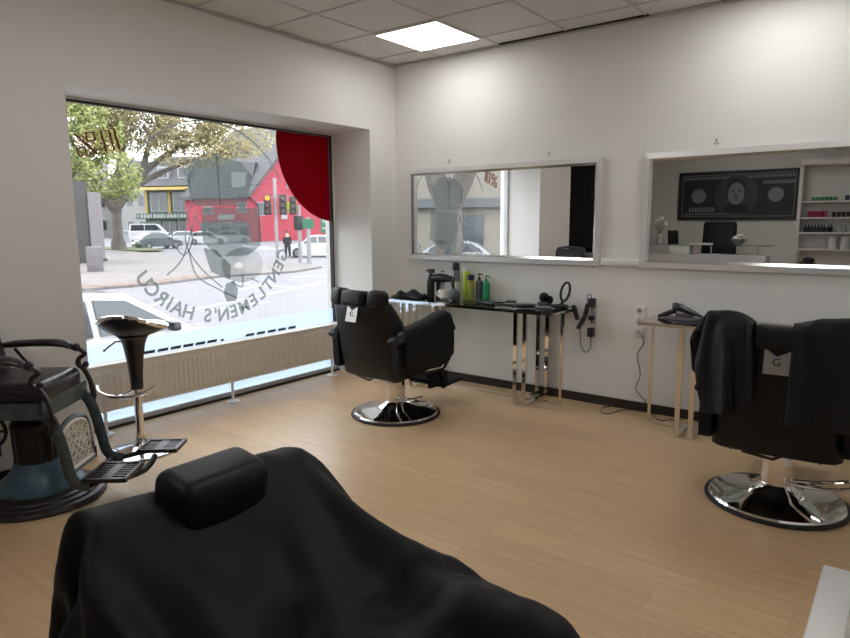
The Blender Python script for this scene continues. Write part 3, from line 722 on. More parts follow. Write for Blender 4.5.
# brushes, combs, clippers
def hairbrush(label, x, y, rz, ln=.22, body='plastic', head='hair'):
    t = thing('hair_brush', label, 'brush', (x, y, TZ), rz)
    m = MB(); m.tube([(-ln/2, 0, .012), (-ln*.15, 0, .014), (0, 0, .014)], [.008, .010, .007], 8); m.obj('handle', body, t)
    m = MB(); m.box((ln*.25, 0, .02), (ln*.5, .045, .018), bev=.008); m.obj('pad', body, t)
    m = MB()
    for i in range(9):
        for k in range(4): m.cyl((ln*.05+i*ln*.05, -.016+k*.0105, .028), (ln*.05+i*ln*.05, -.016+k*.0105, .042), .002, seg=5)
    m.obj('bristles', head, t)
hairbrush('dark green-backed paddle brush in front of the green bottle', 1.13, -.27, R(20), .24, 'blackmetal', 'greenb')
hairbrush('black round-handled brush in the middle of the left table', 1.36, -.18, R(30), .20)
t = thing('round_brush', 'black round brush lying left of the clippers', 'brush', (1.24, -.30, TZ), R(-10))
m = MB(); m.cyl((-.02, 0, .016), (.09, 0, .016), .016, seg=16); m.obj('barrel', 'plastic', t); m = MB(); m.cyl((-.13, 0, .012), (-.02, 0, .016), .008, seg=10); m.obj('handle', 'plastic', t)
def comb(label, x, y, rz):
    m = MB(); m.box((0, 0, .003), (.19, .010, .004))
    for k in range(30): m.box((-.09+k*.0062, -.015, .003), (.003, .022, .002))
    solo('comb', m, 'plastic', label, 'comb', (x, y, TZ), rz)
comb('thin black comb lying at the front edge of the left table', 1.22, -.40, R(6)); comb('black comb lying in the middle of the left table glass', 1.45, -.33, R(-20))
def clipper(label, x, y, rz, sz=1., body='plastic', z=TZ):
    t = thing('hair_clipper', label, 'hair clipper', (x, y, z), rz)
    m = MB(); m.loft([[(xx*sz, yy*hw*sz, .022*sz+zz*hh*sz) for yy, zz in [(math.cos(q), math.sin(q)) for q in [2*PI*i/14 for i in range(14)]]] for xx, hw, hh in ((-.09, .012, .012), (-.08, .02, .018), (-.02, .023, .021), (.04, .021, .020), (.07, .023, .018))]); m.obj('body', body, t)
    m = MB(); m.box((.081*sz, 0, .026*sz), (.022*sz, .044*sz, .010*sz), bev=.001, seg=1)
    for k in range(9): m.box((.094*sz, (-.018+k*.0045)*sz, .026*sz), (.008*sz, .002*sz, .004*sz))
    m.obj('blade', 'steel', t)
    return t
clipper('black hair clipper nearest the front edge of the left table', 1.66, -.34, R(25))
clipper('black hair clipper lying against the wall end of the left table', 1.74, -.20, R(-35), 1.05)
clipper('black hair clipper right of the hand mirror stand', 1.86, -.25, R(70))
clipper('grey hair clipper at the right corner of the left table', 1.84, -.38, R(10), .9, 'greybottle')
# dark heap: small dryer nozzle / strop
t = thing('clipper_stand', 'lumpy black charging stand behind the clippers', 'charging stand', (1.70, -.10, TZ))
m = MB(); m.lathe([(.07, 0), (.07, .012), (.055, .03), (.03, .04), (0, .04)], seg=24, sy=.7); m.obj('base', 'plastic', t)
m = MB(); m.ball((-.01, 0, .07), (.045, .035, .045), 14); m.ball((.03, .01, .055), (.04, .03, .035), 12); m.obj('cradle', 'leather2', t)
t = thing('hand_mirror', 'black looped hand mirror standing upright at the right end of the left table', 'hand mirror', (1.86, -.12, TZ), R(20))
m = MB(); m.tube([(.0+.034*math.cos(q), 0, .135+.078*math.sin(q)) for q in [2*PI*i/28 for i in range(28)]], .010, 8, closed=True, flat=(1, 1)); m.tube([(0, 0, .06), (-.01, 0, .0)], .013, 8); m.xf(Matrix.Rotation(R(12), 4, 'Y')); m.obj('frame', 'plastic', t)
m = MB(); m.ball((0, 0, .012), (.06, .035, .02), 14); m.obj('foot', 'plastic', t)
# strop/belt lying along
m = MB(); m.tube([(-.20, -.05, .004), (-.08, -.02, .006), (0, .03, .012), (.12, .02, .008), (.2, .05, .006)], .016, 6, smooth=5, flat=(1, .25)); solo('razor_strop', m, 'leather', 'black curved leather strop lying left of the clippers', 'strop', (1.52, -.20, TZ))
m = MB(); m.box((0, 0, .004), (.12, .05, .006), bev=.002); solo('towel_clip_tray', m, 'steel', 'small flat metal tray near the front of the left table', 'tray', (1.50, -.40, TZ), R(10))
# cables from the clippers to the sockets
def cable(pts, label, r=.0035, mt='plastic'):
    m = MB(); m.tube(pts, r, 6, smooth=6); return solo('power_cable', m, mt, label, 'cable')
def adapter(x, z, label, w_=.05, h=.075, d=.06):
    t = thing('power_adapter', label, 'power adapter', (x, -.0135, z)); m = MB(); m.box((0, -d/2, 0), (w_, d, h), bev=.006); m.obj('housing', 'plastic', t)
    m = MB(); m.cyl((0, -d*.5, -h/2), (0, -d*.5, -h/2-.025), .006, seg=8); m.obj('cable_boot', 'plastic', t); return t
adapter(2.092, .845, 'black power adapter plugged into the top socket'); adapter(2.092, .602, 'black power adapter plugged into the bottom socket'); adapter(2.092, .72, 'small black plug in the middle socket', .045, .035, .05)
def inline(x, y, z, label, rot):
    m = MB(); m.tube([(0, 0, .045), (0, 0, -.045)], [.020, .020], 8); m.ball((0, 0, .045), .02, 8); m.ball((0, 0, -.045), .02, 8); o = solo('transformer_brick', m, 'plastic', label, 'transformer', (x, y, z)); o.rotation_euler = (0, rot, 0)
inline(1.985, -.12, .765, 'black oval transformer hanging off the table end', R(-20)); inline(2.045, -.045, .775, 'black oval transformer hanging beside the socket strip', R(12)); inline(2.02, -.08, .68, 'small black cable plug hanging below the transformers', R(30))
cable([(1.80, -.22, TZ+.01), (1.90, -.20, TZ+.018), (1.96, -.16, TZ+.02), (1.98, -.13, .80)], 'black cable running off the right end of the left table')
cable([(1.99, -.11, .72), (2.02, -.06, .70), (2.04, -.045, .73)], 'short black cable between the two hanging transformers')
cable([(2.05, -.045, .82), (2.055, -.05, .90), (2.085, -.06, .91), (2.092, -.06, .885)], 'black cable looping up above the top power adapter')
cable([(2.01, -.07, .66), (2.0, -.05, .58), (2.01, -.04, .47), (2.05, -.04, .43), (2.09, -.045, .47), (2.092, -.045, .545)], 'black cable hanging in a loop below the bottom adapter')
cable([(1.78, -.30, TZ+.006), (1.84, -.33, TZ+.012), (1.92, -.30, TZ+.008), (1.87, -.18, TZ+.014), (1.78, -.16, TZ+.008)], 'coiled black cable among the clippers on the left table')
cable([(2.50, -.03, .62), (2.52, -.03, .56), (2.47, -.02, .45), (2.50, -.02, .30), (2.47, -.02, .18), (2.55, -.022, .09), (2.62, -.07, .012), (2.72, -.18, .006), (2.77, -.12, .006), (2.84, -.06, .006)], 'thin black cable hanging from the triple socket down to the floor')
cable([(2.15, -.022, .02), (2.28, -.025, .012), (2.24, -.10, .005), (2.27, -.22, .005), (2.34, -.24, .005), (2.40, -.06, .005), (2.55, -.035, .008), (2.66, -.05, .008)], 'loose black cable looped on the floor against the baseboard', .004)

# right table
t = thing('hair_dryer', 'black hair dryer with wide nozzle resting on a black bag, right table', 'hair dryer', (2.83, -.20, TZ), R(2))
m = MB(); m.loft([[(xx, yy*hw, .060+zo+zz*hh) for yy, zz in [(math.cos(q), math.sin(q)) for q in [2*PI*i/16 for i in range(16)]]] for xx, zo, hw, hh in ((-.055, .028, .02, .02), (-.045, .026, .036, .032), (0, .022, .04, .030), (.06, .0, .036, .022), (.12, -.022, .03, .014), (.155, -.034, .02, .006))]); m.obj('barrel', 'plastic', t, 60)
m = MB(); m.tube([(-.03, .0, .06), (-.09, -.01, .035), (-.15, -.02, .010)], [.020, .018, .012], 10); m.obj('handle', 'plastic', t)
m = MB(); m.box((.03, 0, .028), (.12, .07, .03), bev=.012, seg=3); m.obj('filter_cap', 'greybottle', t)
m = MB(); m.lathe([(.135, .0), (.14, .006), (.11, .016), (.05, .020), (0, .021)], seg=28, sy=.62); solo('barber_tray', m, 'greybottle', 'flat dark oval pad under the hair dryer on the right table', 'pad', (2.85, -.22, TZ), R(-5), smooth=50)
clipper('black upright-leaning clipper beside the hair dryer on the right table', 3.03, -.20, R(50), .8)
clipper('small metal trimmer left behind the caped chair on the right table', 3.16, -.20, R(10), .55, 'steel'); clipper('small dark trimmer next to the metal one on the right table', 3.20, -.15, R(-15), .55, 'greybottle')

# ================================================================== the room behind the camera, seen in the mirrors
MT['navy'] = mat('dark_print', (.012, .014, .022), .5)
MT['print'] = mat('grey_print', (.22, .24, .27), .5)
MT['print2'] = mat('mid_print', (.045, .05, .065), .5)
MT['print3'] = mat('pale_print', (.30, .31, .31), .5)
t = thing('banknote_poster', 'long dark banknote-style poster with an oval portrait on the back wall', 'poster', (1.55, YB+.03, 1.93))
hw, hh = .98, .425
MB().box((0, 0, 0), (2*hw, .04, 2*hh), bev=.004, seg=1).obj('canvas', 'navy', t)
m = MB(); yf = .0215
def rect(x0, x1, z0, z1): m.box(((x0+x1)/2, yf, (z0+z1)/2), (x1-x0, .002, z1-z0))
rect(-.90, .90, .355, .365); rect(-.90, .90, -.365, -.355); rect(-.905, -.895, -.36, .36); rect(.895, .905, -.36, .36)
for k in range(44): rect(-.87+k*.04, -.87+k*.04+.025, .29, .335)
for k in range(22): rect(-.85+k*.035, -.85+k*.035+.02, -.34, -.30)
for k in range(14): rect(.42+k*.035, .42+k*.035+.022, .18, .24)
for k in range(9): rect(-.78+k*.05, -.78+k*.05+.035, -.28, -.20)
m.obj('border_print', 'print', t, 0)
m = MB()
m.lathe([(.33, 0), (.33, .002)], seg=48, sy=1.05); m.xf(Matrix.Translation((.0, yf, 0)) @ Matrix.Rotation(R(-90), 4, 'X')); m.obj('portrait_oval', 'print2', t, 0)
m = MB(); m.lathe([(.12, 0), (.12, .002)], seg=36); m.lathe([(.12, 0), (.12, .002)], (1.24, 0, 0), seg=36); m.xf(Matrix.Translation((-.62, yf, .0)) @ Matrix.Rotation(R(-90), 4, 'X')); m.obj('seals', 'print', t, 0)
m = MB(); m.tube([(.34*math.cos(q), yf+.001, .355*math.sin(q)) for q in [2*PI*i/48 for i in range(48)]], .007, 4, closed=True, flat=(1, .4))
m.tube([(-.62+.135*math.cos(q), yf+.001, .135*math.sin(q)) for q in [2*PI*i/32 for i in range(32)]], .004, 4, closed=True, flat=(1, .4)); m.obj('portrait_ring', 'print', t)
# a plain generic bust
m = MB(); m.prism([(-.24, -.33), (-.20, -.20), (-.10, -.12), (.10, -.12), (.20, -.20), (.24, -.33)], 'y', yf+.002, yf+.004); m.lathe([(.18, .004), (.18, .006)], (0, -.10, 0), seg=32, sy=1.2)
m.bm.verts.ensure_lookup_table()
m.bm.free()
m = MB(); m.prism([(-.25, -.30), (-.19, -.19), (-.10, -.14), (.10, -.14), (.19, -.19), (.25, -.30)], 'y', yf+.0015, yf+.003); m.obj('bust_shoulders', 'navy', t, 0)
def ell(cx, cz, rx, rz_, y0, nm, mt, n=32):
    m = MB(); m.prism([(cx+rx*math.cos(2*PI*i/n), cz+rz_*math.sin(2*PI*i/n)) for i in range(n)], 'y', y0, y0+.0015); m.obj(nm, mt, t, 0)
ell(0, .09, .165, .20, yf+.003, 'bust_hair', 'navy'); ell(0, .03, .135, .19, yf+.0045, 'bust_face', 'print')
m = MB()
for a in (-1, 1): m.box((a*.055, yf+.007, .06), (.055, .002, .012)); m.box((a*.055, yf+.007, .085), (.07, .002, .012))
m.box((0, yf+.007, .0), (.03, .002, .05)); m.box((0, yf+.007, -.06), (.075, .002, .014)); m.obj('bust_features', 'navy', t, 0)
# reception counter, office chair and what stands on it
MT['counter'] = mat('pale_counter_front', (.55, .56, .58), .5)
t = thing('reception_counter', 'low reception counter with a glass shelf on short posts, seen in the right mirror', 'counter', (1.35, -5.75, 0))
MB().b2(-1.05, 1.05, -.2, .2, 0, .98, bev=.005, seg=1).obj('body', 'counter', t, 0)
MB().b2(-1.10, 1.10, -.22, .22, 1.115, 1.127).obj('glass_shelf', 'tglass', t, 0)
for x in (-.9, .25, .9): m = MB(); m.cyl((x, 0, .98), (x, 0, 1.115), .012, seg=12); m.obj('post', 'steel', t)
t = thing('office_chair', 'tall black leather office chair behind the reception counter', 'office chair', (1.50, -6.65, 0), R(0))
m = MB(); m.box((0, 0, 1.12), (.56, .10, .72), rot=(R(4), 0, 0), bev=.05, seg=4, taper=(.92, 1)); m.obj('backrest', 'leather', t, 50)
m = MB(); m.box((0, .22, .50), (.54, .50, .11), bev=.04, seg=3); m.obj('seat', 'leather', t, 50)
m = MB(); m.cyl((0, .2, .08), (0, .2, .46), .03, seg=16); m.b2(-.05, .05, -.05, .2, .44, .52); m.b2(-.04, .04, -.07, -.03, .46, .85)
for k in range(5): q = 2*PI*k/5; m.tube([(0, .2, .10), (.30*math.cos(q), .2+.30*math.sin(q), .06)], .02, 6)
m.obj('base', 'blackmetal', t)
for k in range(5): q = 2*PI*k/5; m = MB(); m.ball((.30*math.cos(q), .2+.30*math.sin(q), .03), .03, 10); m.obj('castor', 'plastic', t)
t = thing('flower_bowl', 'silver bowl of pale flowers on the right part of the reception counter', 'bowl', (1.98, -5.75, 1.127))
MB().lathe([(.04, 0), (.05, .01), (.10, .07), (.12, .09), (.11, .09), (.05, .02), (0, .02)], seg=24).obj('bowl', 'silver_can', t)
m = MB()
for k in range(12): q = k*2.4; m.ball((.07*math.cos(q)*(k/12)**.5, .07*math.sin(q)*(k/12)**.5, .10+.02*(k % 3)), .026, 8)
m.obj('flowers', 'paper', t)
MT['leaf_in'] = mat('dark_leaf', (.03, .05, .03), .6)
t = thing('flower_vase', 'vase of tall white flowers at the left end of the reception counter', 'vase', (.80, -5.75, 1.127))
MB().lathe([(.04, 0), (.055, .05), (.035, .13), (.045, .17), (.03, .16), (0, .03)], seg=20).obj('vase', 'clearpl', t)
m = MB(); 
for k in range(9): q = k*2.4; m.tube([(0, 0, .15), (.05*math.cos(q), .05*math.sin(q), .25), (.09*math.cos(q), .09*math.sin(q), .30+.03*(k % 4))], .003, 5)
m.obj('stems', 'leaf_in', t)
m = MB()
for k in range(9): q = k*2.4; m.ball((.09*math.cos(q), .09*math.sin(q), .31+.03*(k % 4)), .028, 8)
m.obj('flowers', 'paper', t)
t = thing('card_terminal', 'dark upright payment screen beside the white flowers', 'screen', (1.02, -5.72, 1.127), R(8)); m = MB(); m.box((0, 0, .11), (.17, .03, .22), rot=(R(-12), 0, 0), bev=.006); m.obj('display', 'plastic', t); m = MB(); m.box((0, 0, .008), (.12, .10, .016), bev=.004); m.obj('foot', 'plastic', t)
m = MB(); m.box((0, 0, .062), (.30, .24, .12), bev=.01); solo('white_box', m, 'whitepl', 'white box standing on the counter body behind the payment screen', 'box', (1.16, -5.70, .98))
m = MB(); m.box((0, 0, .012), (.30, .2, .024), bev=.003); solo('paper_stack', m, 'paper', 'stack of paper on the glass shelf in front of the office chair', 'paper', (1.46, -5.72, 1.127))
# product shelves
t = thing('product_shelf', 'white wall shelving full of hair products, seen in the right mirror', 'shelving', (3.48, YB, 0))
MT['shelfw'] = mat('white_shelf_board', (.72, .71, .70), .5)
SX = .92; SD = .30
for a in (-1, 1): MB().b2(a*SX-.025, a*SX+.025, 0, SD, 0, 2.36).obj('side_panel', 'shelfw', t, 0)
MB().b2(-SX, SX, .0, .02, 0, 2.36).obj('back_panel', 'shelfw', t, 0); MB().b2(-SX-.02, SX+.02, 0, SD+.05, 2.36, 2.46, bev=.01).obj('cornice', 'shelfw', t, 0)
SZ = (.55, 1.03, 1.30, 1.54, 1.80)
for z in SZ: MB().b2(-SX+.025, SX-.025, .02, SD-.01, z-.025, z).obj('shelf', 'shelfw', t, 0)
MT['jargreen'] = mat('green_jar', (.02, .20, .05), .35); MT['jarred'] = mat('crimson_jar', (.35, .02, .07), .35); MT['jarblue'] = mat('dark_blue_jar', (.02, .03, .09), .35)
def row(z, x0, x1, n, r, h, body, cap, kind, label, grp):
    m = MB(); 
    for k in range(n):
        x = x0+(x1-x0)*k/max(1, n-1)
        if k == 0:
            o = MB()
            if kind == 'jar': o.lathe([(r, 0), (r, h*.65), (r*1.04, h*.66), (r*1.04, h), (0, h)], seg=16)
            else: o.lathe([(r, 0), (r, h*.6), (r*.4, h*.75), (r*.4, h), (0, h)], seg=16)
            o = solo('product_'+('jar' if kind == 'jar' else 'bottle'), o, body, label, kind, (x, YB+.17, z), group=grp)
        else: dup(o, (x, YB+.17+.02*math.sin(k*5), z))
row(1.801, 2.74, 3.04, 6, .026, .06, 'jargreen', 0, 'jar', 'small green jar in the row on the highest visible shelf', 'green jars on the top shelf')
row(1.801, 3.20, 3.60, 6, .03, .08, 'jarblue', 0, 'jar', 'dark blue jar in the row on the highest visible shelf', 'dark blue jars on the top shelf')
row(1.541, 2.70, 2.92, 5, .028, .10, 'jarred', 0, 'jar', 'crimson jar in the row on the second shelf', 'crimson jars on the second shelf')
row(1.541, 3.04, 3.50, 8, .028, .08, 'blackiron', 0, 'jar', 'black jar in the row on the second shelf', 'black jars on the second shelf')
row(1.301, 2.66, 3.02, 9, .024, .12, 'plastic', 0, 'bottle', 'black bottle in the row on the third shelf', 'black bottles on the third shelf')
row(1.301, 3.12, 3.50, 6, .030, .09, 'clearpl', 0, 'jar', 'pale jar in the row on the third shelf', 'pale jars on the third shelf')
row(1.032, 3.05, 3.55, 4, .055, .20, 'shelfw', 0, 'jar', 'large white canister in the row on the fourth shelf', 'white canisters on the fourth shelf')
# dark panelled door at the far end of the left recess
m = MB(); m.b2(-1.96, -.55, YB, YB+.05, 0, 2.75); MT['doorgrey'] = mat('dark_grey_door', (.05, .05, .055), .3); d = struct('door_1', m, 'doorgrey')
m = MB()
for x in (-1.6, -1.25, -.9): m.b2(x-.01, x+.01, YB+.05, YB+.06, .1, 2.7)
for z in (.6, 1.1, 1.6, 2.1): m.b2(-1.94, -.57, YB+.05, YB+.058, z-.01, z+.01)
struct('door_bars', m, 'print2', d)

# ================================================================== the street outside
G = -.80
def az(px):
    d = ((px-425)/F_PX)*_rr - ((219-319)/F_PX)*_uu + _fw; return math.atan2(d.y, d.x)
def at(px, dist, z=G):
    """a spot on the ground: bearing from the shop, distance in metres"""
    a = az(px); return Vector((CAM.x+dist*math.cos(a), CAM.y+dist*math.sin(a), z))
MT['asphalt'] = mat('grey_asphalt', (0.127, 0.123, 0.133), .8, ns=.06, nscale=.6)
MT['asphalt2'] = mat('dark_asphalt', (0.108, 0.104, 0.114), .8, ns=.06, nscale=.5)
MT['pave'] = paver_mat()
MT['pave2'] = mat('pale_pavement', (0.149, 0.136, 0.136), .85, ns=.05, nscale=1)
MT['paint'] = mat('white_road_paint', (0.384, 0.384, 0.394), .6)
MT['kerb'] = mat('kerb_stone', (0.146, 0.139, 0.136), .8)
MT['litter'] = ramp_mat('fallen_leaves', [(.3, (0.095, 0.0475, 0.0222)), (.5, (0.133, 0.0884, 0.0634)), (.7, (0.158, 0.143, 0.133))], 3, .9)
MT['grass'] = ramp_mat('verge_grass', [(.3, (0.038, 0.0539, 0.0127)), (.7, (0.0884, 0.102, 0.038))], 2, .9)
def flat(pts, z0, z1): m = MB(); m.prism([(p[0], p[1]) for p in pts], 'z', z0, z1); return m
struct('ground_road', MB().b2(-190, -.63, -90, 130, G-.3, G), 'asphalt')
struct('ground_pavement_near', MB().b2(-2.9, -.63, -60, 90, G, G+.10), 'pave2')
plaza = [(-17.6, -1), (-18.7, 6.1), (-18.6, 8.2), (-19.6, 11.6), (-18.9, 15.2), (-20.2, 18.2), (-24.4, 20.2), (-29.6, 17.9), (-44, 22.0), (-52, 23.2), (-70, 20), (-70, -1)]
struct('ground_plaza', flat(plaza, G, G+.09), 'pave')
solo('fallen_leaves', flat([(-17.9, 1), (-18.85, 6.1), (-18.8, 8.2), (-19.7, 11.4), (-20.6, 11.2), (-19.8, 8.2), (-19.9, 6.1), (-18.9, 1)], G+.09, G+.10), 'litter', 'brown fallen leaves lying along the kerb of the plaza', 'leaves')['kind'] = 'stuff'
solo('grass_verge', flat([(-55, 23.2), (-46.5, 22.8), (-45.5, 24.5), (-50, 26.2), (-56.5, 27.2), (-60, 24)], G+.09, G+.16), 'grass', 'patch of green grass around the foot of the big tree', 'grass')['kind'] = 'stuff'
struct('ground_far_pavement', flat([(-56, 58.2), (-79, 47.6), (-100, 58), (-160, 40), (-160, 100), (-56, 100)], G, G+.10), 'pave2')
m = MB()
def strip(a, b, wd=.12):
    a = Vector((*a, 0)); b = Vector((*b, 0)); n = (b-a).normalized().cross(Vector((0, 0, 1)))*wd/2
    m.prism([(p.x, p.y) for p in (a-n, a+n, b+n, b-n)], 'z', G, G+.012)
for a, b in (((-11.1, 4.6), (-12.9, 9.4)), ((-12.9, 9.4), (-14.8, 13.8)), ((-14.8, 13.8), (-11.5, 13.0)), ((-13.0, 4.6), (-13.7, 5.9)), ((-14.2, 8.3), (-15.7, 11.2)), ((-16.4, 10.3), (-13.6, 10.6)), ((-10.7, 4.8), (-10.9, 7.2)), ((-17.0, 13.5), (-15.8, 16.5)), ((-18.0, 16.5), (-17.0, 19.5))): strip(a, b)
for k in range(7): strip((-27-3.4*k, 27+1.3*k), (-33-3.4*k, 30.5+1.3*k), .5)
struct('ground_markings', m, 'paint')

# ---- cars
def car_mats(n, col, rough=.25): MT[n] = mat(n, col, rough, .0, coat=1.)
car_mats('car_white', (0.384, 0.389, 0.398)); car_mats('car_dark', (0.024, 0.0384, 0.0432)); car_mats('car_silver', (0.216, 0.226, 0.24)); car_mats('car_van', (0.36, 0.365, 0.37))
MT['carglass'] = mat('dark_car_glass', (.02, .025, .03), .05, spec=.8); MT['tyre'] = mat('tyre_rubber', (.015, .015, .016), .8); MT['alloy'] = mat('alloy_wheel', (0.143, 0.146, 0.152), .3, .8)
MT['lampw'] = mat('headlamp_glass', (0.222, 0.228, 0.238), .1); MT['lampr'] = mat('tail_lamp', (0.127, 0.00317, 0.00317), .2)
def car(label, loc, rz, paint, L=4.3, W=1.78, Hh=1.48, van=False):
    t = thing('car', label, 'car', loc, rz)      # front towards +x
    h = L/2; k = Hh/1.48
    low = [(-h, .35), (-h+.02, .75*k), (-h+.25, .93*k), (-.55, .95*k), (h*.42, .94*k), (h*.78, .82*k), (h-.06, .68*k), (h, .45), (h-.05, .22), (-h+.06, .22)]
    secs = []
    for y, s_ in ((-W/2, .965), (-W/2+.06, .99), (0, 1), (W/2-.06, .99), (W/2, .965)): secs.append([(x*s_, y, (z-.2)*(.97 if abs(y) > W/2-.01 else 1)+.2) for x, z in low])
    m = MB(); m.loft(secs)
    if van: up = [(-h+.05, .93), (-h+.12, Hh-.06), (-h+.3, Hh), (h*.25, Hh), (h*.42, Hh-.10), (h*.72, .86*k)]
    else: up = [(-h*.93, .92*k), (-h*.66, Hh-.16), (-h*.45, Hh-.02), (-.1, Hh), (h*.16, Hh-.05), (h*.52, .93*k)]
    secs = []
    for y, s_ in ((-W/2+.04, 0), (-W/2+.20, 1), (W/2-.20, 1), (W/2-.04, 0)):
        q = []
        for x, z in up:
            zz = z if s_ else min(z, .90*k+.03)
            q.append((x*(1 if s_ else .99), y, z if s_ else .90*k))
        secs.append(q)
    # greenhouse as a trapezoid in cross-section
    secs = []; 
    for x, z in up:
        f = (z-.90*k)/(Hh-.90*k); yy = W/2-.05-.20*max(0, f); secs.append([(x, -(W/2-.05), .88*k), (x, -yy, z), (x, yy, z), (x, W/2-.05, .88*k)])
    m.loft(secs); m.obj('body', paint, t, 40)
    m = MB()
    def glassside(a, pts):
        q = []
        for x, z in pts:
            f = (z-.90*k)/(Hh-.90*k); q.append((x, a*(W/2-.044-.20*max(0, f)+.006), z))
        n = Vector((0, a*.012, 0)); m.loft([[Vector(p)-n for p in q], [Vector(p)+n*.6 for p in q]])
    zt = Hh-.10
    if van: sides = [[(-h*.9, .98*k), (-h*.86, zt), (-h*.3, zt), (-h*.3, .98*k)], [(-h*.26, .98*k), (-h*.26, zt), (h*.24, zt), (h*.50, .98*k)]]
    else: sides = [[(-h*.80, .97*k), (-h*.55, zt-.04), (-.08*h, zt+.01), (-.08*h, .97*k)], [(-.04*h, .97*k), (-.04*h, zt+.01), (h*.14, zt-.03), (h*.42, .97*k)]]
    for a in (-1, 1):
        for s_ in sides: glassside(a, s_)
    f0, f1 = up[-1], up[-2]; r0, r1 = up[0], up[1]
    for (p, q, sg) in ((f0, f1, 1), (r0, r1, -1)):
        A = Vector((p[0], 0, p[1])); B = Vector((q[0], 0, q[1])); n = Vector((0, 1, 0)).cross(B-A).normalized()*.012*(1 if sg > 0 else 1)
        a_ = A.lerp(B, .12); b_ = A.lerp(B, .92); wa, wb = W/2-.12, W/2-.26
        for sgn in (1,):
            q4 = [a_+Vector((0, -wa, 0)), a_+Vector((0, wa, 0)), b_+Vector((0, wb, 0)), b_+Vector((0, -wb, 0))]
            m.loft([[v-n for v in q4], [v+n for v in q4]])
    m.obj('windows', 'carglass', t, 0)
    for x in (-h*.62, h*.62):
        for a in (-1, 1):
            m = MB(); m.cyl((x, a*(W/2-.20), .32), (x, a*(W/2+.005), .32), .325, seg=28); wl = m.obj('wheel', 'tyre', t); m = MB(); m.cyl((x, a*(W/2), .32), (x, a*(W/2+.012), .32), .21, seg=20); m.obj('hub', 'alloy', wl)
    for a in (-1, 1):
        m = MB(); m.box((h-.14, a*(W/2-.26), .66*k), (.22, .38, .13), bev=.03); m.obj('headlamp', 'lampw', t); m = MB(); m.box((-h+.08, a*(W/2-.2), .74*k), (.14, .30, .16), bev=.02); m.obj('tail_lamp', 'lampr', t)
        m = MB(); m.box((h*.36, a*(W/2+.08), 1.0*k), (.12, .17, .12), bev=.03); m.obj('wing_mirror', 'plastic' if paint == 'car_white' else paint, t)
    m = MB(); m.box((h-.005, 0, .50), (.02, W*.5, .12), bev=.005); m.b2(h-.01, h+.008, -.26, .26, .36, .46); m.obj('grille', 'plastic', t)
    return t
car('white car parked just outside the shop window, behind the bar stool', (-4.30, -1.25, G), R(90), 'car_white', 4.35, 1.8, 1.49)
def carat(px, d, rz, paint, label, **k): p = at(px, d); p.z = G+k.pop('dz', 0); return car(label, p, rz, paint, **k)
AZ = lambda px: az(px)
carat(156, 65.5, az(156)-R(62), 'car_dark', 'dark teal car crossing in front of the green shop', L=4.2)
carat(314, 45.0, az(314)-R(-95), 'car_white', 'white hatchback at the right edge of the window, behind the signal poles', L=4.0, Hh=1.5)
carat(150, 84, az(150)-R(90), 'car_van', 'white van with a dark rear window behind the dark teal car', L=4.8, W=1.95, Hh=2.3, van=True)
carat(184, 80, az(184)-R(75), 'car_white', 'white car parked right of the dark teal car', L=4.2)
carat(129, 94, az(131)-R(95), 'car_silver', 'silver car parked left of the dark teal car, by the tree', L=4.2)
carat(206, 76, az(206)-R(90), 'car_white', 'white car parked in front of the red building', L=4.4)
carat(231, 80, az(231)-R(90), 'car_silver', 'grey car parked beside the grey shopfront of the red building', L=4.3)

# ---- buildings
MT['redwall'] = mat('red_painted_wall', (.27, .022, .04), .7, ns=.05, nscale=.5); MT['roof'] = mat('grey_slate_roof', (0.0412, 0.0428, 0.0475), .7, ns=.12, nscale=2)
MT['greyfront'] = mat('grey_shopfront', (0.07, 0.0759, 0.0792), .6); MT['pink'] = mat('pink_plaster', (0.152, 0.0634, 0.0634), .7)
MT['greenfront'] = mat('dark_green_front', (0.0143, 0.0475, 0.0317), .5); MT['yellowaw'] = mat('yellow_awning', (0.238, 0.158, 0.0317), .6); MT['bwhite'] = mat('pale_render', (0.197, 0.197, 0.19), .8)
MT['wglass'] = mat('building_window_glass', (0.0317, 0.038, 0.0444), .15); MT['wframe'] = mat('white_building_window', (0.222, 0.222, 0.215), .5)
MT['stone'] = mat('speckled_stone_cladding', (0.127, 0.114, 0.12), .8, ns=.25, nscale=6); MT['darkwood'] = mat('dark_brown_panel', (0.0143, 0.0111, 0.0111), .6); MT['beige'] = mat('beige_render', (0.174, 0.158, 0.133), .8)
def frame_at(p, q):
    a = math.atan2(q.y-p.y, q.x-p.x); return a, (q-p).length
def bwin(t, x0, x1, z0, z1, frame='wframe', glass='wglass', y=0):
    m = MB(); m.b2(x0, x1, y-.06, y+.02, z0, z1); f = m.obj('window', frame, t, 0)
    n = max(1, round((x1-x0)/1.1)); e = .10; ww = (x1-x0-e*(n+1))/n
    m = MB()
    for k in range(n): m.b2(x0+e+k*(ww+e), x0+e+k*(ww+e)+ww, y-.075, y-.055, z0+e, z1-e)
    m.obj('pane', glass, f, 0)
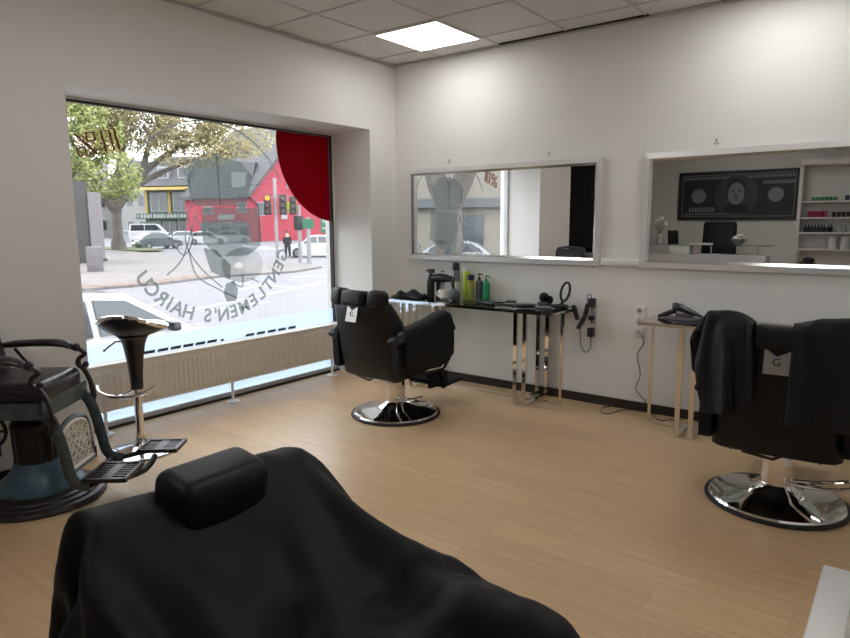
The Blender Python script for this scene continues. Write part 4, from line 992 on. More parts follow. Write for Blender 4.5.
# local x along the facade (left to right as seen from the shop), local y away from the street
def bld(name, label, pxa, da, pxb, db):
    p, q = at(pxa, da), at(pxb, db); a, W = frame_at(p, q); return thing(name, label, 'building', p, a), W
t, W = bld('red_house', 'red gabled house with steep grey roof at the street corner', 251, 84, 350, 96)
hw = W/2; ev, rg = 6.2, 15.0
m = MB(); m.prism([(0, 0), (W, 0), (W, ev), (hw, rg), (0, ev)], 'y', 0, 14); m.obj('wall', 'redwall', t, 0)
m = MB(); 
for s_ in (0, 1):
    a_ = (0-.7, ev-.75) if not s_ else (W+.7, ev-.75); b_ = (hw, rg+.25)
    d0 = [(a_[0], a_[1]), (b_[0], b_[1]), (b_[0], b_[1]+.45), (a_[0], a_[1]+.45)]
    m.prism(d0, 'y', -.9, 14.5)
m.obj('roof', 'roof', t, 0)
bwin(t, 1.0, 2.2, 3.2, 4.9); m = MB(); m.b2(6.0-1.2, 6.3-.5, -.12, -.02, 2.8, 5.6); m.obj('lettered_banner', 'wframe', t, 0)
bwin(t, 5.9, 7.6, 6.8, 8.3); m = MB(); m.tube([(-.2, -.2, ev-.7), (1.0, -.25, ev-1.6), (1.2, -.25, 0)], .09, 6); m.obj('drainpipe', 'roof', t)
bwin(t, W-5.0, W-.6, .4, 2.6, 'greenfront')
t, W = bld('red_row_house', 'low red and pink house with grey mansard roof left of the red gabled house', 196, 87, 251, 84.5)
MB().b2(0, W, 0, 10, 0, 5.6).obj('wall', 'redwall', t, 0)
m = MB(); m.loft([[(-.3, -.5, 5.4), (W+.1, -.5, 5.4), (W+.1, 10.5, 5.4), (-.3, 10.5, 5.4)], [(.8, 2.6, 10.0), (W, 2.6, 10.0), (W, 7, 10.0), (.8, 7, 10.0)]]); m.obj('roof', 'roof', t, 0)
m = MB(); m.b2(W-2.4, W-.6, .4, 3.0, 6.6, 8.6); dm = m.obj('dormer', 'wframe', t, 0)
m = MB(); m.b2(.6, W, -.10, .02, 0, 2.5); m.obj('shopfront', 'greyfront', t, 0)
bwin(t, 1.0, 2.2, 3.4, 4.4); bwin(t, 5.4, 6.6, 3.6, 4.9); bwin(t, 3.8, 4.6, 2.0, 2.45, y=-.12); bwin(t, 1.4, 3.0, .5, 2.0, y=-.12); bwin(t, 5.4, 6.9, .5, 2.1, y=-.12)
m = MB(); m.b2(3.4, 4.3, -.14, -.09, 0, 2.1); m.obj('doorway', 'plastic', t, 0); m = MB(); m.b2(2.9, 5.0, -.16, -.08, 2.75, 3.4); m.obj('sign_board', 'wframe', t, 0)
t, W = bld('green_shop_building', 'green-fronted shop building with yellow awning and white sign lettering', 146, 100, 198, 96)
MB().b2(0, W, 0, 10, 0, 7.4).obj('wall', 'greenfront', t, 0)
m = MB(); m.loft([[(0, -.1, 7.5), (W, -.1, 7.5), (W, -.1, 7.0), (0, -.1, 7.0)], [(0, -1.4, 7.0), (W*.88, -1.4, 7.0), (W*.88, -1.4, 6.85), (0, -1.4, 6.85)]]); m.obj('awning', 'yellowaw', t, 0)
bwin(t, .9, 3.4, 4.0, 6.6); bwin(t, 4.3, 6.7, 4.0, 6.6)
m = MB(); m.b2(3.6, 4.0, -.16, 0, 3.6, 6.9); m.b2(.1, .5, -.16, 0, 3.6, 6.9); m.b2(7.0, 7.4, -.16, 0, 3.6, 6.9); m.obj('yellow_pilaster', 'yellowaw', t, 0)
m = MB(); m.b2(-.6, W+.1, -1.3, -.1, 2.95, 3.1); m.b2(-.6, W, -1.4, -1.25, 3.0, 3.7); m.obj('canopy', 'greenfront', t, 0)
m = MB()
for k in range(15): m.b2(-.4+k*.5, -.4+k*.5+(.34 if k % 4 else .2), -1.43, -1.40, 3.12, 3.58)
m.obj('sign_letters', 'wframe', t, 0)
for x in (.3, 2.6, 5.0): bwin(t, x, x+1.9, .2, 2.6, 'wframe')
m = MB(); m.loft([[(-.5, -.6, 7.5), (W+.5, -.6, 7.5), (W+.5, 10.5, 7.5), (-.5, 10.5, 7.5)], [(.5, 3.5, 11.8), (W, 3.5, 11.8), (W, 6, 11.8), (.5, 6, 11.8)]]); m.obj('roof', 'roof', t, 0)
for x in (2.0, 5.0): m = MB(); m.b2(x, x+1.6, .4, 3.0, 8.4, 10.2); f = m.obj('dormer', 'wframe', t, 0); m = MB(); m.b2(x+.2, x+1.4, .37, .41, 8.7, 9.9); m.obj('pane', 'wglass', f, 0)
t, W = bld('pale_house', 'pale house partly hidden behind the big tree trunk', 112, 118, 147, 112)
MB().b2(0, W, 0, 10, 0, 8.4).obj('wall', 'bwhite', t, 0); m = MB(); m.prism([(-.5, 8.2), (W+.5, 8.2), (W/2, 12.5)], 'y', -.5, 10.5); m.obj('roof', 'roof', t, 0)
for x in (1.0, 3.6, 6.2):
    for z in (1.0, 5.0): bwin(t, x, x+1.4, z, z+1.8)
t, W = bld('pale_apartment_block', 'long pale apartment block far behind the trees on the left', 20, 120, 112, 124)
MB().b2(0, W, 0, 10, 0, 13).obj('wall', 'bwhite', t, 0)
for k in range(9):
    for z in (1.2, 5.0, 9.0): bwin(t, 1+k*2.6, 2.5+k*2.6, z, z+1.8)
t, W = bld('stone_building', 'stone-clad corner pillar and dark panel at the left window edge', 60, 40.5, 103, 43.5)
MB().b2(W*.66, W*.99, 0, 3, 0, 4.15).obj('pillar', 'stone', t, 0); MB().b2(-.5, W*.67, .05, 3, 0, 4.7).obj('dark_panel', 'darkwood', t, 0); MB().b2(W*.64, W*1.01, -.06, 3.05, 0, .25).obj('plinth', 'darkwood', t, 0)
m = MB(); m.b2(0, .7, 0, .6, 0, 1.25, bev=.03); o = solo('utility_box', m, 'stone', 'pale utility box standing in front of the dark panel on the plaza', 'utility box', at(83, 34), az(83)-R(90))
# buildings opposite, seen through the glass in the left mirror
t = thing('opposite_building', 'pale building with dark shopfront across the street, seen in the left mirror', 'building', (2, -34, G), R(156))
MB().b2(-10, 34, 0, 10, 0, 12).obj('wall', 'beige', t, 0)
for k in range(9):
    x = -8.5+k*4.6; m = MB(); m.b2(x, x+(3.0 if k % 3 else 1.4), -.1, 0, .7, 2.7); m.obj('shop_window', 'wglass', t, 0)
m = MB(); m.b2(-10, 34, -.5, -.02, 3.1, 3.6); m.obj('canopy', 'greyfront', t, 0)
for k in range(12):
    for z in (5.4, 8.8): bwin(t, -8.5+k*3.5, -6.9+k*3.5, z, z+1.9)

# ---- signals, signs and poles
MT['galv'] = mat('galvanised_pole', (0.202, 0.202, 0.206), .5, .3); MT['siggreen'] = mat('signal_housing', (0.0095, 0.0158, 0.0143), .5); MT['amber'] = mat('lit_amber_lamp', (1, .2, .02), .4, emis=(1, .18, .02), es=1.6)
MT['signyel'] = mat('yellow_sign', (0.253, 0.238, 0.0158), .5); MT['signgreen'] = mat('green_sign', (0.00634, 0.0884, 0.0412), .5); MT['lens'] = mat('dark_signal_lens', (.06, .02, .02), .2)
def signal_head(t, x, z, lit, s=1.):
    m = MB(); m.b2(x-.19*s, x+.19*s, -.20, .10, z, z+1.05*s, bev=.03); hd = m.obj('signal_head', 'siggreen', t)
    for k in range(3):
        m = MB(); m.cyl((x, -.20, z+(.18+.345*k)*s), (x, -.225, z+(.18+.345*k)*s), .13*s, seg=18); m.obj('lamp', 'amber' if k == lit else 'lens', hd)
        m = MB(); m.lathe([(.155*s, 0), (.155*s, .16), (.145*s, .16), (.145*s, 0)], seg=18); m.xf(Matrix.Translation((x, -.20, z+(.18+.345*k)*s)) @ Matrix.Rotation(R(90), 4, 'X')); m.obj('visor', 'siggreen', hd)
def pole(px, d, h, r, label, name='signal_pole', cat='traffic light'):
    t = thing(name, label, cat, at(px, d), az(px)-R(90)); m = MB(); m.cyl((0, 0, 0), (0, 0, h), r, r*.85, seg=14); m.obj('pole', 'galv', t); return t
t = pole(276, 37, 4.75, .10, 'tall traffic light pole with lit amber lamp and three dark heads'); signal_head(t, -.42, 2.75, 2, 1.05); signal_head(t, .40, 2.75, 5, 1.05); signal_head(t, .95, 2.75, 5, .95)
m = MB(); m.b2(-.42, .95, -.03, .03, 3.7, 3.76); m.b2(-.42, .95, -.03, .03, 2.95, 3.01); m.obj('bracket', 'galv', t, 0)
t = pole(299, 38, 3.3, .11, 'grey signal pole with small yellow sign left of the white hatchback'); m = MB(); m.b2(-.75, -.1, -.08, -.03, 2.9, 3.5); m.obj('yellow_sign', 'signyel', t, 0); m = MB(); m.b2(-.3, .25, -.16, .05, 1.9, 2.7, bev=.02); m.obj('signal_box', 'siggreen', t)
t = pole(308, 36, 2.6, .12, 'thick grey pole with green plate in front of the white hatchback', 'sign_pole', 'sign post'); m = MB(); m.b2(-.30, .30, -.12, -.04, 2.0, 2.5); m.obj('green_plate', 'signgreen', t, 0)
t = thing('shop_sign', 'small green shop sign right of the poles below the red sticker', 'sign', at(326, 60), az(326)-R(90)); m = MB(); m.b2(-.5, .5, -.05, .05, 1.4, 2.9); m.obj('board', 'signgreen', t, 0); m = MB(); m.b2(-.06, .06, 0, .1, 0, 1.4); m.obj('post', 'galv', t, 0)
m = MB(); m.b2(-.35, .35, -.06, -.05, 2.3, 2.6); m.b2(-.35, .35, -.06, -.05, 1.7, 1.9); m.obj('print', 'wframe', t, 0)

# ---- the person waiting at the crossing
MT['coat'] = mat('dark_coat', (0.00792, 0.00792, 0.0095), .8); MT['skin'] = mat('skin', (.45, .28, .21), .6); MT['hairb'] = mat('dark_hair', (0.0095, 0.00634, 0.00475), .7)
def skinned(name, verts, edges, rad, mt, parent, sub=2):
    me = bpy.data.meshes.new(name); me.from_pydata(verts, edges, []); o = bpy.data.objects.new(name, me); C.objects.link(o); o.parent = parent
    o.modifiers.new('k', 'SKIN'); sl = me.skin_vertices[0].data if me.skin_vertices else None
    if sl is None:
        bm = bmesh.new(); bm.from_mesh(me); bm.verts.layers.skin.verify(); bm.to_mesh(me); bm.free(); sl = me.skin_vertices[0].data
    for i, r_ in enumerate(rad): sl[i].radius = (r_, r_) if not hasattr(r_, '__len__') else r_
    sl[0].use_root = True
    s_ = o.modifiers.new('s', 'SUBSURF'); s_.levels = sub; s_.render_levels = sub; me.materials.append(MT[mt]); return o
t = thing('person', 'person in a dark coat standing at the crossing behind the signal pole', 'person', at(286.5, 42.6), az(286.5)-R(90)); t['label'] = 'person in a dark coat standing by the traffic light poles'
V = [(0, 0, .98), (0, 0, 1.2), (0, 0, 1.42), (0, 0, 1.52), (0, -.01, 1.62), (0, -.01, 1.72), (-.17, 0, 1.40), (-.21, .02, 1.14), (-.19, -.08, .92), (.17, 0, 1.40), (.21, .02, 1.14), (.19, -.08, .92), (-.10, 0, .90), (-.11, 0, .50), (-.11, .02, .08), (-.11, -.12, .05), (.10, 0, .90), (.12, -.03, .50), (.13, .02, .08), (.13, -.12, .05)]
Ed = [(0, 1), (1, 2), (2, 3), (3, 4), (4, 5), (2, 6), (6, 7), (7, 8), (2, 9), (9, 10), (10, 11), (0, 12), (12, 13), (13, 14), (14, 15), (0, 16), (16, 17), (17, 18), (18, 19)]
skinned('body', V, Ed, [(.17, .12), (.15, .11), (.17, .11), .06, .095, .09, .07, .05, .035, .07, .05, .035, .10, .07, .05, .04, .10, .07, .05, .04], 'skin', t)
skinned('coat', [(0, 0, .98), (0, 0, 1.2), (0, 0, 1.44), (-.17, 0, 1.42), (-.22, .02, 1.14), (-.20, -.08, .96), (.17, 0, 1.42), (.22, .02, 1.14), (.20, -.08, .96), (0, 0, .78)], [(0, 1), (1, 2), (2, 3), (3, 4), (4, 5), (2, 6), (6, 7), (7, 8), (0, 9)], [(.20, .15), (.19, .145), (.18, .13), .085, .065, .055, .085, .065, .055, (.20, .16)], 'coat', t)
skinned('trousers', [(0, 0, .92), (-.10, 0, .84), (-.11, 0, .50), (-.11, .02, .12), (.10, 0, .84), (.12, -.03, .50), (.13, .02, .12)], [(0, 1), (1, 2), (2, 3), (0, 4), (4, 5), (5, 6)], [(.15, .12), .115, .085, .07, .115, .085, .07], 'coat', t)
m = MB(); m.ball((0, .015, 1.71), (.105, .115, .10), 14); m.obj('hair', 'hairb', t)

# ---- trees
MT['bark'] = mat('grey_plane_bark', (0.095, 0.0825, 0.0726), .9, ns=.3, nscale=1.2)
def leafmat(n, a, b, c): return ramp_mat(n, [(.25, a), (.5, b), (.75, c)], 1.1, .8, detail=6)
MT['leaf_brown'] = leafmat('autumn_leaves', (0.07, 0.06, 0.02), (0.27, 0.23, 0.10), (0.40, 0.36, 0.21))
MT['leaf_green'] = leafmat('green_yellow_leaves', (0.04, 0.055, 0.012), (0.19, 0.22, 0.06), (0.32, 0.32, 0.14))
def crown(blobs, n, size, name, mt, parent, seed):
    rnd = random.Random(seed); vs = []; fs = []; tot = sum(b[3]*b[4]*b[5] for b in blobs)
    for (cx, cy, cz, rx, ry, rz_) in blobs:
        k = int(n*rx*ry*rz_/tot)
        for _ in range(k):
            while 1:
                u = Vector((rnd.uniform(-1, 1), rnd.uniform(-1, 1), rnd.uniform(-1, 1)))
                if u.length < 1: break
            L_ = u.length; u = u.normalized()*L_**.55 if L_ > 0 else u
            p = Vector((cx+u.x*rx, cy+u.y*ry, cz+u.z*rz_))
            if noise.noise(p*.55) < -.24: continue
            a = Vector((rnd.gauss(0, 1), rnd.gauss(0, 1), rnd.gauss(0, 1))).normalized(); b = a.orthogonal().normalized(); s_ = size*rnd.uniform(.6, 1.3)
            i = len(vs); vs += [p-a*s_, p+b*s_*.6, p+a*s_, p-b*s_*.6]; fs.append((i, i+1, i+2, i+3))
    me = bpy.data.meshes.new(name); me.from_pydata([tuple(v) for v in vs], [], fs); me.materials.append(MT[mt]); o = bpy.data.objects.new(name, me); C.objects.link(o); o.parent = parent; return o
# big tree on the verge: local x to the right as seen from the shop
t = thing('plane_tree', 'big autumn plane tree with forked trunk in front of the green shop', 'tree', at(117, 62), az(117)-R(90))
m = MB(); m.tube([(0, 0, 0), (-.05, 0, 1.2), (0, 0, 3.0), (.2, 0, 4.4)], [.62, .45, .38, .36], 14, smooth=3)
m.tube([(.1, 0, 3.8), (1.4, .2, 5.6), (3.4, .3, 7.6), (6.0, .2, 9.3), (9.5, 0, 10.6)], [.42, .34, .27, .18, .08], 10, smooth=4)
m.tube([(1.4, .2, 5.4), (4.2, -.5, 6.9), (7.4, -.8, 8.2), (10.5, -1, 9.0)], [.24, .18, .12, .06], 8, smooth=4)
m.tube([(0, 0, 3.4), (-1.2, 0, 5.2), (-2.4, .3, 7.6), (-3.2, .3, 10.0)], [.42, .34, .25, .12], 10, smooth=4)
m.tube([(.2, 0, 4.2), (.6, .2, 7.2), (1.0, .3, 10.5), (1.8, 0, 14)], [.45, .36, .26, .10], 10, smooth=4)
m.tube([(2.2, .2, 6.4), (3.0, .2, 9.2), (4.6, .2, 12.5)], [.28, .22, .08], 8, smooth=4); m.obj('trunk', 'bark', t)
crown([(4.5, 0, 12.5, 7.5, 5, 3.6), (10.2, .5, 10.4, 3.9, 3.2, 2.4), (.5, 0, 13.5, 6, 4.5, 4.5), (6.2, -1, 8.6, 3.6, 3, 1.7), (9.5, 0, 13.2, 3.5, 3, 2.2), (3.5, 0, 10.0, 4, 3, 1.8), (8.5, 0, 9.6, 3.5, 3, 1.6), (-3, 0, 12, 4, 3, 3.5)], 40000, .15, 'crown', 'leaf_brown', t, 3)
t = thing('street_tree', 'greener tree with drooping crown at the left edge of the shop window', 'tree', at(88, 56), az(88)-R(90))
m = MB(); m.tube([(-2.6, 0, 0), (-2.5, 0, 2.5), (-2.1, 0, 5)], [.4, .33, .25], 10, smooth=3); m.tube([(-2.1, 0, 4.6), (0, .2, 7.0), (1.6, .2, 8.5)], [.2, .15, .06], 8, smooth=3); m.tube([(-2.1, 0, 4.8), (-2.5, .2, 8.0), (-2.8, 0, 12)], [.22, .16, .06], 8, smooth=3); m.obj('trunk', 'bark', t)
crown([(-1.2, 0, 9.2, 4.2, 3.4, 3.2), (1.0, 0, 6.2, 3.2, 2.6, 2.0), (-2.6, 0, 5.2, 2.4, 2.4, 2.0), (2.6, 0, 4.9, 1.4, 1.4, 1.0), (-1.5, 0, 13, 4, 3, 3)], 17000, .15, 'crown', 'leaf_green', t, 5)
# bare-stemmed tree close to the shop, visible in the left mirror through the window
t = thing('pavement_tree', 'thick forked pavement tree seen in the left mirror through the window', 'tree', (-6.1, -9.6, G), 0)
m = MB(); m.tube([(0, 0, 0), (0, 0, 1.5), (0, 0, 2.9)], [.46, .38, .36], 14, smooth=3); m.tube([(0, 0, 2.6), (-.5, .1, 3.8), (-1.0, .1, 5.5), (-1.2, 0, 8)], [.30, .25, .2, .12], 10, smooth=3); m.tube([(0, 0, 2.6), (.6, -.2, 3.9), (1.5, -.3, 5.4), (2.2, 0, 8)], [.28, .22, .18, .1], 10, smooth=3)
m.tube([(.9, -.2, 4.4), (1.6, .3, 4.9), (2.8, .6, 5.6)], [.12, .10, .05], 8, smooth=3); m.obj('trunk', 'bark', t)
crown([(0, 0, 9, 4, 4, 2.6)], 2500, .20, 'crown', 'leaf_brown', t, 8)
m = MB(); m.b2(-.25, .25, -.2, .2, .75, 1.5, bev=.05); m.b2(-.05, .05, -.05, .05, 0, .6); solo('mail_box', m, 'signyel', 'yellow post box on the pavement seen in the left mirror', 'post box', (-5.2, -8.4, G), R(20))

car('silver car parked on the side street, seen in the left mirror', (-13.2, -19.5, G), R(150), 'car_silver')
car('pale car parked further along the side street, seen in the left mirror', (-7.8, -22.5, G), R(152), 'car_van')

# ================================================================== draped capes (grids of cloth points, steps in whole millimetres: all x, then all y, then all z)
CAPES = {
'cape3': (46, 48, [
2959,16,25,12,-6,-7,27,10,14,26,-27,-28,7,40,39,35,33,31,34,33,28,31,30,27,25,24,25,26,19,26,24,23,27,20,23,13,22,20,17,-4,4,7,29,2,10,4,6,-829,14,23,21,-1,-10,24,14,13,28,-26,-27,15,41,40,38,34,33,34,32,26,27,28,27,25,21,21,25,24,
22,23,25,27,22,19,19,19,25,9,-7,24,7,22,18,10,2,-8,-847,12,19,25,8,-11,21,14,15,28,-21,-26,22,42,40,40,35,32,33,30,23,25,27,27,25,21,23,26,26,20,21,24,28,22,16,18,22,27,1,8,22,13,20,16,9,0,-12,-860,10,16,24,17,-9,18,8,23,28,-18,-24,
27,41,41,40,33,32,31,29,22,25,28,26,23,21,31,23,27,24,19,22,27,21,17,18,23,26,9,10,14,8,4,21,12,5,-11,-845,-11,13,21,24,-4,12,9,27,28,-22,-17,27,39,40,40,34,31,30,26,26,28,27,25,23,29,24,27,27,25,19,20,28,23,17,19,22,21,4,28,-10,7,
-1,11,17,17,20,-853,-17,-4,17,25,13,0,16,23,25,-19,-13,25,38,39,39,36,32,29,28,19,27,30,30,28,27,28,24,26,27,18,24,28,26,21,18,18,8,25,-10,-1,8,18,19,17,18,12,-847,-18,-15,3,22,21,0,26,18,16,-2,-18,23,36,39,40,38,33,27,23,24,27,32,
32,29,27,24,28,27,27,20,25,27,27,20,6,27,14,-2,7,13,7,19,21,12,17,19,-851,-18,-17,-12,11,26,4,27,22,9,7,-17,24,37,39,42,40,33,31,24,19,25,30,31,31,27,20,28,27,28,26,23,26,27,20,5,28,1,17,15,8,12,21,8,15,25,13,-872,4,-17,-18,-6,21,13,
28,23,1,18,-11,27,36,42,43,39,39,26,29,14,26,28,22,30,28,25,22,27,28,26,28,26,24,20,15,13,24,18,16,9,11,5,16,13,-1,-3,-860,14,4,-18,-14,0,24,28,25,-7,25,2,27,38,40,39,45,30,33,29,16,19,27,18,27,27,23,31,32,23,25,26,27,25,18,28,20,24,
18,10,4,0,11,-3,-2,-2,0,-852,16,14,6,-17,-11,19,25,27,-9,26,16,26,36,34,42,34,39,36,23,10,25,28,28,20,27,28,30,24,29,27,22,26,28,25,21,26,22,12,3,-8,9,-13,-4,-1,-2,-4,-819,-2,17,16,5,-16,3,26,26,-7,21,28,26,28,34,34,39,42,34,11,27,
22,27,29,29,26,27,24,29,30,27,27,27,27,23,23,16,8,13,-4,7,-18,-11,-10,-1,-1,-4,-776,-10,0,15,19,6,-14,21,26,-2,27,26,24,19,34,38,41,32,39,13,24,28,27,29,30,29,27,28,22,29,28,29,30,27,22,16,-1,14,8,5,-13,-13,-16,-10,-1,4,5,-781,14,3,
-7,21,4,14,1,27,10,26,25,11,32,34,38,40,24,40,29,24,23,21,26,29,28,29,25,30,26,28,29,30,29,21,0,4,10,16,-11,-13,-14,-9,1,8,12,14,-815,9,-4,9,16,12,1,14,27,19,27,14,27,30,30,27,41,37,28,29,26,29,19,28,28,28,27,28,28,28,18,31,29,27,13,
22,8,-2,-8,-2,2,3,3,9,5,13,15,-861,5,6,6,5,11,14,21,23,27,28,23,15,25,27,32,41,31,34,30,28,28,23,28,26,24,29,30,22,29,28,27,12,25,18,15,-3,-2,28,18,9,5,2,4,7,11,12,-871,4,5,6,-2,18,13,21,10,27,28,23,21,24,25,28,33,37,36,32,27,21,30,
28,28,18,26,26,29,32,32,28,24,-17,11,17,11,16,8,21,16,12,9,7,9,14,16,-880,5,5,-9,17,7,19,3,20,27,28,24,23,27,27,28,32,33,34,30,27,23,29,28,27,26,26,26,29,31,30,12,26,16,-7,-12,14,16,11,18,16,12,10,-1,8,12,18,-843,4,-14,9,3,20,2,23,
12,27,28,23,22,30,25,29,32,34,34,28,26,29,32,30,27,25,15,28,28,28,19,19,25,19,-12,-12,3,9,17,21,16,8,6,-2,6,11,18,-804,-13,-1,-3,23,-3,24,19,6,27,26,27,18,23,32,30,32,33,34,32,27,30,31,30,26,21,20,25,23,25,24,13,24,18,1,-24,-6,8,23,
15,13,8,2,13,26,-10,12,-781,-15,-13,23,-11,26,20,18,-1,25,27,28,23,18,24,33,33,30,39,36,25,28,29,29,28,15,26,29,14,25,13,27,19,15,11,-26,-10,4,20,27,15,11,7,16,6,18,-8,-770,-16,7,-22,18,25,19,14,-1,27,21,27,25,20,25,27,35,33,45,23,
25,26,29,28,28,21,30,15,18,26,23,9,26,27,5,-24,-6,-1,17,24,25,23,-5,5,13,12,-7,-766,0,-22,-4,24,24,13,14,0,28,15,29,24,24,28,29,31,41,37,14,24,27,29,28,25,28,29,11,20,26,26,11,28,9,6,3,10,-14,9,28,26,22,7,-12,6,6,13,-771,-27,-19,20,
10,24,19,5,12,27,12,28,26,27,29,30,33,38,21,22,27,27,28,24,31,26,15,20,24,26,28,17,30,28,10,4,-11,-9,2,18,29,23,12,-2,-11,6,7,-770,-26,-10,-10,27,26,22,4,23,21,11,25,28,28,29,32,28,36,20,27,27,28,23,32,32,26,24,11,20,23,28,25,30,29,
18,-1,-13,-11,0,14,15,26,18,5,-3,-5,18,-788,-25,15,-28,21,27,24,8,17,25,11,27,26,27,30,30,24,29,36,26,27,27,29,31,28,29,26,17,14,16,26,29,28,28,25,-4,-9,-23,0,10,15,19,21,8,1,4,21,-804,7,-11,-23,16,26,26,15,12,25,13,28,25,25,29,27,
26,29,34,33,28,28,27,28,30,29,27,15,9,26,19,27,28,28,28,-12,1,-27,-4,8,17,19,18,13,8,4,21,-781,-9,-25,-13,10,22,26,20,11,26,14,28,26,23,30,30,30,30,32,30,28,25,27,25,29,29,24,13,30,12,18,26,29,25,22,-3,5,-29,-2,11,19,23,22,6,5,2,17,
-777,-9,-27,-5,4,15,25,22,13,26,18,28,22,26,36,33,30,29,26,33,31,18,25,28,22,28,26,28,21,10,17,25,29,26,14,-1,17,-28,10,14,21,23,12,18,7,0,-7,-776,-25,7,-15,-1,8,19,24,16,26,23,28,17,39,36,34,26,24,32,31,31,13,24,28,27,25,26,28,18,
14,18,23,29,30,-6,27,-2,7,9,13,17,13,22,16,6,-1,-4,-796,-22,-1,7,-14,2,13,21,21,27,28,22,28,37,36,26,27,30,30,30,28,14,25,27,27,26,28,27,25,18,16,21,25,8,23,21,17,10,7,10,12,15,11,7,1,-4,-8,-782,-16,-3,2,4,-12,6,16,27,27,28,26,27,33,
33,32,31,31,25,24,27,27,26,21,27,28,25,28,27,22,19,19,26,16,20,21,18,11,6,4,-1,0,-3,6,2,-3,-1,-755,-10,-5,-3,-1,6,-6,12,27,27,28,27,28,37,34,28,30,28,29,24,28,27,16,27,28,27,27,28,27,24,15,29,25,22,16,19,24,6,1,-13,-16,-2,4,7,6,0,-11,
-727,-3,-2,-7,-6,-4,7,10,21,27,28,20,21,39,39,37,31,29,27,26,28,26,9,30,27,28,28,28,28,17,34,31,29,21,19,14,5,11,-18,-16,-10,13,-2,16,-1,-8,-7,-700,-3,-6,-7,-6,7,6,-4,22,20,16,23,25,22,40,39,36,33,32,29,27,25,9,28,28,28,27,28,28,28,
30,33,31,22,16,13,0,7,-18,-13,-6,0,11,14,13,4,-3,-756,-7,-6,-5,-6,10,24,14,14,23,-1,22,28,34,25,42,39,35,32,30,22,25,28,13,25,28,29,30,28,29,31,33,30,21,19,6,18,-8,0,-4,-1,1,11,12,4,10,-1,-812,-6,-7,2,15,21,5,25,14,26,-13,21,28,38,
35,31,41,37,34,28,18,23,21,25,27,21,31,31,29,28,28,30,30,25,21,18,5,26,5,-2,-4,-1,4,4,6,4,7,-860,-7,13,19,21,-6,24,21,16,26,-22,19,28,37,42,32,36,37,34,27,17,23,25,30,28,17,28,32,29,24,28,21,29,27,25,18,7,28,15,3,1,3,7,6,7,5,6,-900,
22,14,21,-12,13,27,16,22,25,-27,11,26,37,39,42,31,34,33,25,18,26,26,28,29,27,27,29,26,28,26,13,27,28,22,23,9,28,14,2,-6,-1,5,18,17,14,10,-896,20,17,-14,1,26,24,15,25,23,-28,-2,24,34,38,37,40,31,33,24,25,25,27,29,28,28,27,28,29,28,25,
22,17,27,25,4,24,13,18,3,-3,-12,3,16,21,17,7,-854,17,-11,-11,20,27,21,17,27,19,-27,-16,19,33,36,38,37,37,34,28,26,26,28,29,31,23,26,27,29,27,26,18,29,19,26,16,-8,24,13,6,-5,-6,16,-5,21,23,18,-837,-12,-13,10,24,26,19,23,26,16,-27,-24,
11,32,36,39,41,38,38,30,26,26,28,28,30,19,27,22,27,28,27,27,29,13,25,24,-11,8,21,10,-2,-4,-1,20,3,22,22,-846,-13,0,26,21,25,23,22,24,14,-27,-26,2,33,36,39,43,42,41,29,27,27,25,24,27,18,26,27,26,25,27,27,28,15,23,25,5,-13,23,19,6,-1,
0,-3,11,15,20,-854,-6,22,23,22,23,25,25,11,22,-26,-28,-4,34,35,40,44,45,38,32,23,19,25,27,23,23,26,27,27,26,24,27,19,27,16,26,14,-14,12,24,17,-7,0,7,11,6,10,-859,14,24,21,24,24,20,20,14,26,-28,-24,-12,33,34,40,42,44,41,33,22,20,21,
24,24,26,27,27,26,28,22,27,22,11,27,23,22,-10,2,21,24,8,-12,-2,17,21,17,-883,25,26,20,25,27,24,0,22,27,-26,-21,-24,31,34,34,41,44,43,33,21,20,26,26,23,27,27,27,27,28,21,27,24,16,14,27,26,0,-6,13,24,18,-3,-19,1,19,23,-854,21,24,24,27,
26,14,1,23,28,-21,-26,-27,22,32,33,39,43,43,34,22,27,26,27,26,27,26,27,27,23,24,26,25,19,11,27,26,12,-7,3,19,24,6,-24,4,-6,23,-823,21,24,25,27,21,-4,26,13,27,-16,-23,-20,-4,30,33,38,43,44,35,27,26,27,26,26,27,27,27,26,22,23,26,26,21,
13,28,23,20,-1,-4,9,23,22,-21,-14,-1,13,-801,24,23,26,27,-7,24,27,20,10,-17,-11,-21,-19,27,33,38,44,47,32,23,27,28,27,27,27,28,28,19,19,27,26,26,24,13,28,22,25,4,-8,1,16,24,15,-16,-10,0,-4574,-18,-2,25,26,27,7,-26,-24,-11,-6,-3,-32,
-3,-5,2,1,0,-1,-2,-2,-2,1,-5,-12,-16,-13,7,21,18,18,17,-5,-23,-20,-25,-14,-17,22,27,28,-28,-7,-24,13,13,13,71,-20,-9,16,28,25,13,-25,-24,-5,-8,-9,-29,-8,8,5,3,-1,-1,-4,-14,13,8,-4,-14,-21,-20,10,13,19,19,12,-6,-22,-25,-23,-20,-9,26,
27,10,-28,-16,10,13,17,21,62,-21,-15,6,26,25,18,-24,-24,1,-18,-9,-23,-8,12,6,4,-8,4,-3,-17,14,8,-3,-15,-22,-22,12,-5,20,20,15,-5,-21,-28,-25,-16,0,28,25,-6,-21,7,11,14,18,22,57,-21,-19,-5,21,26,21,-27,-15,2,-21,-14,-18,-9,2,4,16,-1,
-1,-5,-17,12,3,-7,-16,-22,5,-20,-1,15,23,18,-1,-20,-27,-24,-15,8,25,26,-19,12,9,11,14,18,22,43,-18,-20,-13,9,27,25,-26,-4,-4,-18,-21,-16,1,-7,-2,11,-4,2,-11,9,-4,-4,-10,-14,2,-19,-13,-3,12,24,22,4,-14,-24,-24,-16,15,27,1,16,14,9,9,
